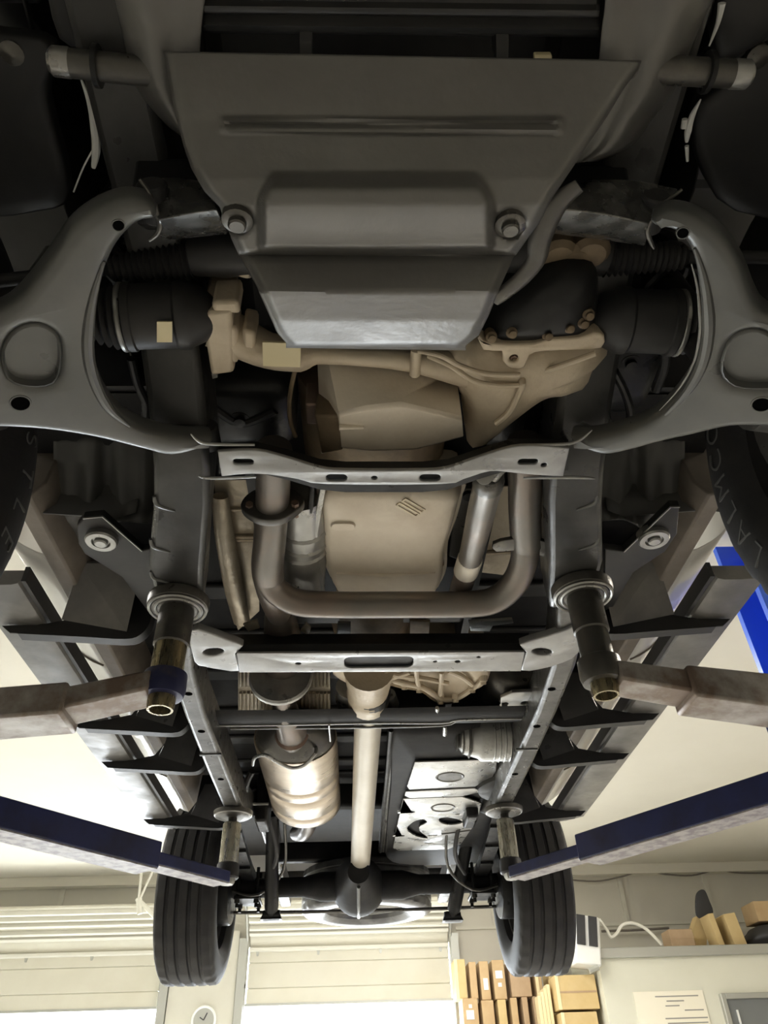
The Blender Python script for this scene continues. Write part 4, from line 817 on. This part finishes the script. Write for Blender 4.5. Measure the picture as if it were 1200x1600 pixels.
for s in SD:
    make_tire((s*.80, 3.95, .85), .386, .272, inner=-s)
    ct = (s*.80, .745 if s > 0 else .76, .865)
    t, *_ = make_tire(ct, .388, .272, inner=-s)
    if s < 0: letters(t, ct, s, .388, 'STLE', math.radians(30), math.radians(-13), .1345)
    else: letters(t, ct, s, .388, 'LALMCO', math.radians(-22), math.radians(10.5), .1345)
make_tire((.01, 4.55, .955), .36, .23, ax=(0, 0, 1), nm='spare_tire')[0].data.materials[0] = MAT['rubber_lit']
# ---- body mounts with washers
for s, q, c in ((-1, [(120, 822), (130, 810), (160, 807), (222, 861), (246, 855), (246, 960), (232, 958), (190, 902), (132, 866), (122, 850)], (158, 846)), (1, [(1062, 792), (1048, 792), (975, 862), (945, 858), (945, 955), (958, 950), (990, 895), (1040, 862), (1058, 835)], (1022, 843))):
    m = MB(); plate(m, [P(u, v, .965) for u, v in q], [], .02, .004, side=1); b = part('body_mount', m, 'plastic_black')
    ctr = P(*c, .955)
    m = MB(); m.lathe(ctr, (0, 0, -1), [(.034, -.02), (.034, 0), (.031, .004), (.020, .004), (.018, -.002), (.014, -.002), (.014, .006), (.011, .009), (.001, .009)], 28); obj('mount_washer', m, 'steel', b)
    edge = q[1:4] if s < 0 else q[0:3]
    m = MB(); m.tube([P(u, v, .96) for u, v in edge], .0022, 6); obj('mount_edge', m, 'steel', b)
# ---- running boards with brackets
for s in SD:
    prof = [(.925, .985), (.93, .965), (.918, .95), (.86, .946), (.82, .946), (.806, .950), (.80, .962), (.80, .985)]
    m = MB(); m.loft([[V(s*x, y, z) for x, z in prof] for y in (1.42, 1.6, 3.22)] + [[V(s*(x if x < .86 else x-.05), 3.32, z+.012) for x, z in prof]]); rb = part('running_board', m, 'board', smooth=25)
    m = MB(); m.prism([V(s*.80, 1.42, .955), V(s*.79, 1.42, .955), V(s*.79, 1.42, .995), V(s*.80, 1.42, .995)], V(0, 1.85, 0)); obj('board_lip', m, 'plastic_black', rb)
    for yy in (1.60, 2.17, 2.50, 3.13):
        web = [V(s*x, yy, z) for x, z in ((.905, .945), (.88, .925), (.70, .912), (.60, .905), (.565, .917), (.548, .95), (.545, 1.12), (.69, 1.12), (.70, 1.01), (.73, .965), (.80, .95), (.86, .946))]
        m = MB(); plate(m, web, [], .006, .001, nrm=V(0, 1, 0)); bk = obj('board_bracket', m, 'plastic_black', rb)
        m = MB(); path = [V(s*x, yy, z) for x, z in ((.86, .922), (.70, .911), (.60, .904), (.566, .915), (.548, .95), (.546, 1.02))]
        m.loft([[p+V(0, -.004, 0), p+V(0, .028, 0), p+V(0, .028, .004), p+V(0, -.004, .004)] for p in cr(path, 3)]); bk2 = obj('board_bracket_flange', m, 'plastic_black', rb, bevel=.0015)
        gy_ = .10 if yy < 2 else .05; xo_ = .765 if yy < 2 else .715
        m = MB(); q4 = [V(s*.565, yy-gy_, 1.06), V(s*(xo_-.05), yy-gy_, 1.06), V(s*xo_, yy-.003, .96), V(s*.60, yy-.003, .925)]; m.hexa(q4, [p+Z(.006) for p in q4]); obj('bracket_gusset', m, 'board' if yy < 2 else 'frame_black', rb)
    for yy in (1.9, 2.35, 2.8):
        m = MB(); m.box((s*.885, yy, .9465), (.05, .18, .003)); obj('board_scuff', m, 'steel_dark', rb) if 0 else None
# ================================================================== LIFT
def box_beam(A, B, wd, z0a, z1a, z0b, z1b):
    A, B = Vector(A), Vector(B); d = (B-A); d.z = 0; d.normalize(); n = V(-d.y, d.x, 0)*wd/2
    m = MB(); ra = [V(A.x, A.y, z0a)-n, V(A.x, A.y, z0a)+n, V(A.x, A.y, z1a)+n, V(A.x, A.y, z1a)-n]
    rb = [V(B.x, B.y, z0b)-n, V(B.x, B.y, z0b)+n, V(B.x, B.y, z1b)+n, V(B.x, B.y, z1b)-n]
    m.loft([ra, rb]); return m
def lift_arm(side, rear, label):
    s = -1 if side == 'l' else 1
    if rear: c = V(-.499, 2.842, 0) if s < 0 else V(.512, 2.86, 0)
    else: c = V(-.426, 1.379, 0) if s < 0 else V(.449, 1.341, 0)
    t = thing('lift_arm', label, 'lift arm', (s*1.45, 1.5, .55), 'swing arms of the two-post lift')
    def pt(nm, m, mm, **k): return obj(nm, m, mm, t, **k)
    m = MB()
    if not rear:
        m.lathe((c.x, c.y, .86), (0, 0, 1), [(.030, -.012), (.055, -.010), (.064, -.004), (.066, .004), (.066, .016), (.06, .02)], 36)
        pad = pt('adapter_pad', m, 'steel_dark', smooth=40)
        for r_, zz in ((.060, .850), (.047, .849)):
            m = MB(); m.lathe((c.x, c.y, zz), (0, 0, 1), [(r_-.003, 0), (r_, -.003), (r_+.003, 0)], 36); obj('pad_ring', m, 'steel', pad)
        m = MB(); m.lathe((c.x, c.y, 0), (0, 0, 1), [(.033, .86), (.037, .845), (.037, .765), (.034, .762)], 28); pt('pad_sleeve', m, 'steel_dark')
        m = MB(); m.lathe((c.x, c.y, 0), (0, 0, 1), [(.033, .77), (.0335, .69)], 28); pt('screw_post', m, 'brass_steel' if s < 0 else 'steel_dark')
        m = MB(); m.lathe((c.x, c.y, 0), (0, 0, 1), [(.036, .702), (.043, .698), (.044, .665), (.040, .650), (.03, .648)], 32); pt('arm_collar', m, 'collar_blue' if s < 0 else 'steel_dark')
        m = MB(); m.lathe((c.x, c.y, 0), (0, 0, 1), [(.026, .66), (.0275, .65), (.0275, .635), (.0255, .622), (.021, .622), (.020, .64)], 28, False); pt('retaining_ring', m, 'brass_steel')
        m = MB(); m.lathe((c.x, c.y, 0), (0, 0, 1), [(.0205, .64), (.001, .642)], 20, False); pt('post_end', m, 'steel_dark')
        def at(x): return V(x, lerp(c.y, 1.37, min(1, abs(x-c.x)/.6)), 0)
        if s < 0: seg = [(-.445, -.615, .085, 'arm_worn', (.648, .690), (.606, .652)), (-.595, -1.45, .105, 'arm_worn', (.596, .660), (.53, .594))]
        else: seg = [(.47, .625, .08, 'arm_worn', (.640, .682), (.612, .660)), (.605, .80, .098, 'arm_worn', (.602, .668), (.575, .648)), (.785, 1.45, .116, 'blue_paint', (.560, .656), (.50, .600))]
        for x0, x1, wd, mm, za, zb in seg:
            tb = pt('arm_tube', box_beam(at(x0), at(x1), wd, za[0], za[1], zb[0], zb[1]), mm, bevel=.006)
    else:
        m.lathe((c.x, c.y, .868), (0, 0, 1), [(.035, -.012), (.060, -.010), (.070, -.004), (.072, .004), (.072, .01), (.065, .012)], 32)
        pad = pt('adapter_pad', m, 'steel_dark', smooth=40)
        for r_, zz in ((.065, .863), (.050, .862)):
            m = MB(); m.lathe((c.x, c.y, zz), (0, 0, 1), [(r_-.004, 0), (r_, -.003), (r_+.004, 0)], 32); obj('pad_ring', m, 'steel', pad)
        m = MB(); m.lathe((c.x, c.y, 0), (0, 0, 1), [(.016, .87), (.016, .845), (.02, .835), (.02, .82)], 18); pt('pad_stem', m, 'steel_dark')
        m = MB(); m.lathe((c.x, c.y, 0), (0, 0, 1), [(.03, .838), (.033, .834), (.034, .70), (.032, .69)], 8 if s > 0 else 24); pt('extension_sleeve', m, 'sleeve', smooth=30)
        m = MB(); m.lathe((c.x, c.y, 0), (0, 0, 1), [(.036, .70), (.039, .696), (.04, .655), (.036, .650)], 26); pt('arm_collar', m, 'dark')
        m = MB(); m.lathe((c.x, c.y, 0), (0, 0, 1), [(.03, .652), (.028, .638), (.024, .632), (.001, .632)], 8); pt('retaining_nut', m, 'steel')
        piv = V(s*1.45, 1.55, 0); d = (piv-c); L = d.length; d.normalize()
        cuts = [(.0, .36, .075, .629, .668), (.33, L, .105, .614, .694)]
        for a, b, wd, z0, z1 in cuts:
            tb = pt('arm_tube', box_beam(c+d*(a+.02), c+d*b, wd, z0, z1, z0, z1), 'blue_paint', bevel=.005)
            n = V(-d.y, d.x, 0)*wd/2
            A, B = c+d*(a+.025), c+d*(b-.01)
            e = MB(); e.hexa([A-n*.96+Z(z0-.003), A+n*.96+Z(z0-.003), B+n*.96+Z(z0-.003), B-n*.96+Z(z0-.003)], [A-n*.96+Z(z0+.002), A+n*.96+Z(z0+.002), B+n*.96+Z(z0+.002), B-n*.96+Z(z0+.002)]); obj('bottom_plate', e, 'arm_edge', tb)
    m = MB(); m.lathe((s*1.45, 1.36 if not rear else 1.55, .5), (0, 0, 1), [(.045, 0), (.05, .01), (.05, .22), (.045, .23)], 20); pt('pivot_pin', m, 'steel_dark')
    return t
lift_arm('l', False, 'worn grey lift arm with blue collar under the left front frame rail')
lift_arm('r', False, 'rust-brown telescopic lift arm under the right front frame rail')
lift_arm('l', True, 'dark blue lift arm reaching the left rear tire')
lift_arm('r', True, 'dark blue lift arm reaching the right rear tire')
def column(x, y, label, m_, carriage=True, top=2.62):
    t = thing('lift_column', label, 'lift column', (x, y, FL)); s = -1 if x < 0 else 1
    m = MB(); plate(m, [V(x-s*.13, y-.15, FL), V(x+s*.13, y-.15, FL), V(x+s*.13, y+.15, FL), V(x-s*.13, y+.15, FL), V(x-s*.13, y+.11, FL), V(x+s*.09, y+.11, FL), V(x+s*.09, y-.11, FL), V(x-s*.13, y-.11, FL)], [], top-FL, 0, nrm=V(0, 0, 1), side=1); obj('upright', m, m_, t)
    m = MB(); m.box((x, y, FL+.01), (.5, .5, .02)); obj('base_plate', m, m_, t)
    if carriage:
        m = MB(); m.box((x-s*.13, y, .62), (.20, .36, .34)); obj('carriage', m, m_, t, bevel=.01)
column(-1.72, 1.46, 'blue lift column left of the truck', 'blue_paint'); column(1.72, 1.46, 'blue lift column right of the truck', 'blue_paint')
column(2.36, 3.60, 'bright blue upright column behind the right front tire', 'blue_bright', False, 2.72)
# ================================================================== BACKGROUND
# round gauge on the pier between the doors
c = PY(318, 1594, 11.9); t = thing('wall_clock', 'small round clock with pale ring between the garage doors', 'clock', c-Z(.17))
m = MB(); m.lathe(c, (0, -1, 0), [(.15, -.06), (.165, -.02), (.165, .01), (.15, .025), (.135, .01), (.135, -.01)], 32); obj('clock_ring', m, 'white', t)
m = MB(); m.lathe(c, (0, -1, 0), [(.136, -.02), (.136, .0), (.001, .0)], 28); obj('clock_face', m, 'metal_grey', t)
for a, l in ((1.1, .09), (2.6, .06)):
    m = MB(); m.tube([c+V(0, -.008, 0), c+V(l*math.cos(a), -.008, l*math.sin(a))], .007, 6); obj('clock_hand', m, 'dark', t)
# door track rods in the left corner
t = thing('track_hanger', 'thin white rods hanging a door track beside the left rear tire', 'track hanger', PY(218, 1410, 11.0))
for a, b, r in (((222, 1352), (217, 1404), .018), ((240, 1358), (219, 1404), .016), ((214, 1404), (256, 1446), .03), ((217, 1404), (219, 1428), .04)):
    m = MB(); m.tube([PY(*a, 11.0), PY(*b, 11.0)], r, 8); obj('rod', m, 'door_rib', t)
m = MB(); A = PY(222, 1352, 11.0); m.tube([A, V(A.x, A.y, CEI)], .018, 8); obj('rod', m, 'door_rib', t)
# wires along the back wall
def wire(pts, y, r, m_, label, cat='wire', nm='wall_wire'):
    m = MB(); m.tube(cr([PY(u, v, y) for u, v in pts], 5), r, 6); return tag(obj(nm, m, m_), label, cat)
wire([(-60, 1386), (60, 1383), (130, 1380), (190, 1380), (262, 1377)], 11.93, .012, 'wire', 'dark wire along the wall above the left garage door')
wire([(872, 1373), (930, 1377), (970, 1370), (1005, 1361), (1040, 1366), (1080, 1368), (1120, 1360), (1160, 1364), (1260, 1364)], 11.93, .012, 'wire', 'dark wavy wire on the wall above the office')
wire([(872, 1366), (960, 1364), (1080, 1357), (1260, 1354)], 11.93, .008, 'wire', 'thin straight wire right under the ceiling on the right', 'wire')
# office box room in the right corner
oy = 10.6
ox = PY(938, 1520, oy).x; oz = PY(1060, 1482, oy).z
mb = MB(); mb.box(((ox+XR)/2, (oy+WY+.04)/2, (FL+oz)/2), (XR-ox, WY+.04-oy, oz-FL)); ofc = struct(obj('wall_office', mb, 'office'))
m = MB(); m.box(((ox+XR)/2-.03, oy-.03, oz-.035), (XR-ox+.06, .08, .11)); obj('roof_edge', m, 'metal_grey', ofc, bevel=.01)
# paper notice and framed window
a = [PY(u, v, oy-.012) for u, v in ((989, 1550), (1097, 1546), (1120, 1660), (1012, 1664))]
x0, x1, z1 = a[0].x, a[1].x, a[0].z
t = thing('wall_notice', 'cream paper notice with grey printed lines on the office wall', 'notice', V((x0+x1)/2, oy, z1-1.0))
m = MB(); m.box(((x0+x1)/2, oy-.008, z1-.5), (x1-x0, .012, 1.0)); obj('sheet', m, 'paper', t)
for k, (f0, f1) in enumerate(((.30, .92), (.45, .70), (.42, .62), (.68, .95), (.38, .98), (.40, .97), (.36, .95), (.40, .70), (.5, .9), (.38, .6), (.4, .9))):
    zz = z1-.055-.048*k-(.03 if k > 3 else 0)
    m = MB(); m.box((lerp(x0, x1, (f0+f1)/2), oy-.016, zz), ((x1-x0)*(f1-f0), .003, .012)); obj('printed_line', m, 'ink', t)
p = PY(1122, 1553, oy); t = struct(obj('window_1', MB().box((p.x+.75, oy-.02, p.z-.6), (1.5-.12, .03, 1.2-.12)), 'glass_dark'))
for cx_, cz_, sx, sz in ((p.x+.03, p.z-.6, .06, 1.2), (p.x+1.47, p.z-.6, .06, 1.2), (p.x+.75, p.z-.03, 1.38, .06), (p.x+.75, p.z-1.17, 1.38, .06)):
    m = MB(); m.box((cx_, oy-.03, cz_), (sx, .08, sz)); obj('window_frame', m, 'metal_grey', t, bevel=.008)
m = MB(); m.box((p.x+.16, oy-.045, p.z-.62), (.02, .02, .9)); obj('window_bead', m, 'white', t)
# cardboard boxes
def carton(u0, u1, v0, v1, y, depth, m_, label, group, tape=True, lab=None, tilt=0, edge=False):
    A, B = PY(u0, v0, y), PY(u1, v1, y); x0, x1 = min(A.x, B.x), max(A.x, B.x); z0, z1 = B.z, A.z
    c = V((x0+x1)/2, y+depth/2, z0); t = thing('cardboard_box', label, 'box', c, group)
    R = Matrix.Rotation(tilt, 3, 'Y')
    m = MB(); m.box(c+Z((z1-z0)/2), (x1-x0, depth, z1-z0), R); b = obj('carton', m, m_, t, bevel=.006)
    if tape:
        m = MB(); m.box(c+R @ V(0, -depth/2-.002, 0)+Z((z1-z0)/2), (x1-x0-.01, .003, .02), R); obj('flap_seam', m, 'card_c', t)
    if edge:
        m = MB(); m.box(V(x0+.02, y-.004, (z0+z1)/2), (.04, .006, z1-z0), R); obj('edge_strip', m, 'card_edge', t)
    if lab:
        for fx, fz, fw, fh in lab:
            m = MB(); m.box(V(lerp(x0, x1, fx), y-.004, lerp(z0, z1, fz)), ((x1-x0)*fw, .005, (z1-z0)*fh), R); obj('paper_label', m, 'white_label', t)
    return t, z0, x0, x1, z1
gy = 11.25; G = 'cartons stacked beside the middle garage door'
TOP = [(709, 731, 1499, 1560, 'card_b', 'tall narrow carton at the left end of the upper row, next to the door', None, True),
       (732, 748, 1503, 1560, 'card_a', 'second narrow plain carton from the door in the upper row', None, False),
       (748, 768, 1502, 1562, 'card_a', 'third narrow carton from the door in the upper row, with a pale smudged label', [(.55, .4, .5, .3)], False),
       (768, 793, 1500, 1561, 'card_a', 'carton with a white label, fourth from the door in the upper row', [(.5, .62, .6, .2), (.5, .36, .3, .1)], False),
       (794, 832, 1500, 1557, 'card_c', 'wide brown carton below the right rear tire', None, False),
       (834, 850, 1512, 1557, 'card_a', 'orange-brown carton just right of the wide brown carton', None, True)]
LOW = [(722, 751, 1560, 1618, 'card_a', 'carton with a white label at the left end of the lower row', [(.45, .55, .5, .25), (.5, .78, .2, .1)]),
       (752, 776, 1563, 1618, 'card_a', 'second carton from the door in the lower row', None),
       (777, 796, 1562, 1618, 'card_b', 'third carton from the door in the lower row', None),
       (797, 814, 1559, 1618, 'card_a', 'fourth carton from the door in the lower row', None),
       (815, 831, 1558, 1618, 'card_c', 'fifth carton from the door in the lower row', None),
       (832, 845, 1557, 1618, 'card_c', 'sixth and narrowest carton from the door in the lower row', None)]
for u0, u1, v0, v1, mm, lb, la, ed in TOP: carton(u0, u1, v0, v1, gy, .4, mm, lb, G, False, la, 0, ed)
for u0, u1, v0, v1, mm, lb, la in LOW: carton(u0, u1, v0, v1, gy-.03, .45, mm, lb, G, False, la)
b1 = carton(866, 938, 1524, 1576, 10.75, .4, 'card_b', 'large yellow-brown carton at the left edge of the office', 'cartons at the office corner', True, None, 0, True)
b2 = carton(876, 940, 1582, 1626, 10.75, .4, 'card_b', 'large yellow-brown carton under another one beside the office', 'cartons at the office corner', True, None, 0, True)
carton(852, 897, 1488, 1628, 11.35, .4, 'card_b', 'tall yellow carton half hidden behind the right rear tire', 'cartons at the office corner', True)
# upright pale boards leaning between the cartons
for k in range(4):
    A, B = PY(845+5*k, 1556-6*k, 10.95), PY(849+5*k, 1630, 10.95)
    m = MB(); m.box(((A.x+B.x)/2, 10.95+.1, (A.z+B.z)/2), (.04, .22, A.z-B.z)); tag(obj('foam_board', m, 'card_edge', bevel=.004), ['first', 'second', 'third', 'fourth'][k] + ' pale upright board from the left between the cartons', 'board', 'pale boards between the cartons')
# shelf carrying the cartons
zs = min(PY(800, 1618, gy).z, 9); x0 = PY(709, 1600, gy).x-.05; x1 = ox-.02
t = thing('storage_shelf', 'grey steel shelf under the stacked cartons', 'shelf', V((x0+x1)/2, 11.3, FL))
zb = min(PY(900, 1630, 10.75).z, PY(850, 1630, 10.95).z, PY(800, 1618, gy-.03).z)
m = MB(); m.box(((x0+x1)/2, 11.28, zb-.03), (x1-x0, 1.2, .05)); obj('deck', m, 'metal_grey', t)
for x in (x0+.03, x1-.03):
    for y in (10.72, 11.84):
        m = MB(); m.box((x, y, (FL+zb)/2-.03), (.05, .05, zb-FL-.06)); obj('leg', m, 'metal_grey', t)
# unit with two dark panels on the office roof corner
y = 10.45; A = PY(893, 1432, y); B = PY(941, 1482, y)
t = thing('vent_unit', 'white tilted unit with two dark upright panels at the office roof corner', 'ventilator', V((A.x+B.x)/2, y, B.z))
R = Matrix.Rotation(.16, 3, 'Y'); cc = (A+B)/2; wd = B.x-A.x; ht = A.z-B.z
m = MB(); m.box(cc+V(0, .2, -.08), (wd, .4, ht+.18), R); obj('casing', m, 'white', t, bevel=.02)
for k in (-1, 1):
    m = MB(); m.box(cc+R @ V(k*wd*.235, -.01, 0.02), (wd*.33, .03, ht*.92), R); obj('louver_panel', m, 'dark', t)
m = MB(); m.tube([cc+V(-.06, -.02, -.42), cc+V(.06, -.03, -.38)], .03, 8); obj('bracket', m, 'metal_grey', t)
wire([(936, 1436), (948, 1452), (955, 1464), (964, 1458), (972, 1446), (985, 1442), (1000, 1446), (1015, 1456), (1034, 1476)], 10.62, .02, 'cable_white', 'thick white cable looping over the office roof', 'cable', 'roof_cable')
wire([(940, 1455), (1000, 1453), (1045, 1450)], 11.85, .018, 'wire', 'straight dark conduit behind the office roof', 'pipe', 'wall_conduit')
wire([(888, 1440), (880, 1455), (872, 1475), (884, 1486), (894, 1497)], 10.9, .016, 'cable_white', 'white cable hanging left of the dark-panelled unit', 'cable', 'roof_cable')
R_ = 'boxes on the office roof'
def onroof(u0, u1, v0, v1, y, dep, mm, lb, **k): return carton(u0, u1, v0, v1, y, dep, mm, lb, R_, **k)
onroof(1044, 1088, 1452, 1479, 10.68, .3, 'card_c', 'low brown carton on the office roof, leftmost of the roof boxes', tape=True)
onroof(1108, 1131, 1427, 1478, 10.66, .3, 'card_b', 'narrow tan carton on the office roof before the dark blade', tape=False, tilt=-.12)
onroof(1132, 1166, 1427, 1478, 10.66, .3, 'card_b', 'wider tan carton on the office roof beside the narrow one', tape=False, tilt=-.12)
onroof(1176, 1240, 1408, 1438, 10.75, .4, 'card_a', 'orange-brown carton lying on a black bag on the office roof', tape=False)
m = MB(); A = PY(1190, 1476, 10.75); m.inflate(cr([PY(u, v, 10.9) for u, v in ((1170, 1477), (1176, 1455), (1190, 1446), (1250, 1446), (1260, 1477))], 3, True), [(.8, V(0, .3, 0)), (1, V(0, .2, 0)), (1, V(0, -.05, 0)), (.8, V(0, -.2, 0)), (.3, V(0, -.24, 0))]); tag(obj('bag', m, 'dark', smooth=60), 'black bag squeezed under a carton on the office roof', 'bag')
m = MB(); plate(m, cr([PY(u, v, 11.0) for u, v in ((1087, 1425), (1087, 1400), (1093, 1391), (1101, 1392), (1108, 1408), (1114, 1425), (1108, 1440), (1092, 1434))], 3, True), [], .04, .008, nrm=V(0, 1, 0)); tag(obj('fan_blade', m, 'dark'), 'dark rounded blade standing up behind the roof boxes', 'blade')
m = MB(); m.prism([PY(u, v, 11.03) for u, v in ((1083, 1452), (1090, 1430), (1106, 1446), (1104, 1478), (1085, 1478))], V(0, .2, 0)); tag(obj('folded_carton', m, 'card_b'), 'open carton flap below the dark blade on the office roof', 'box')
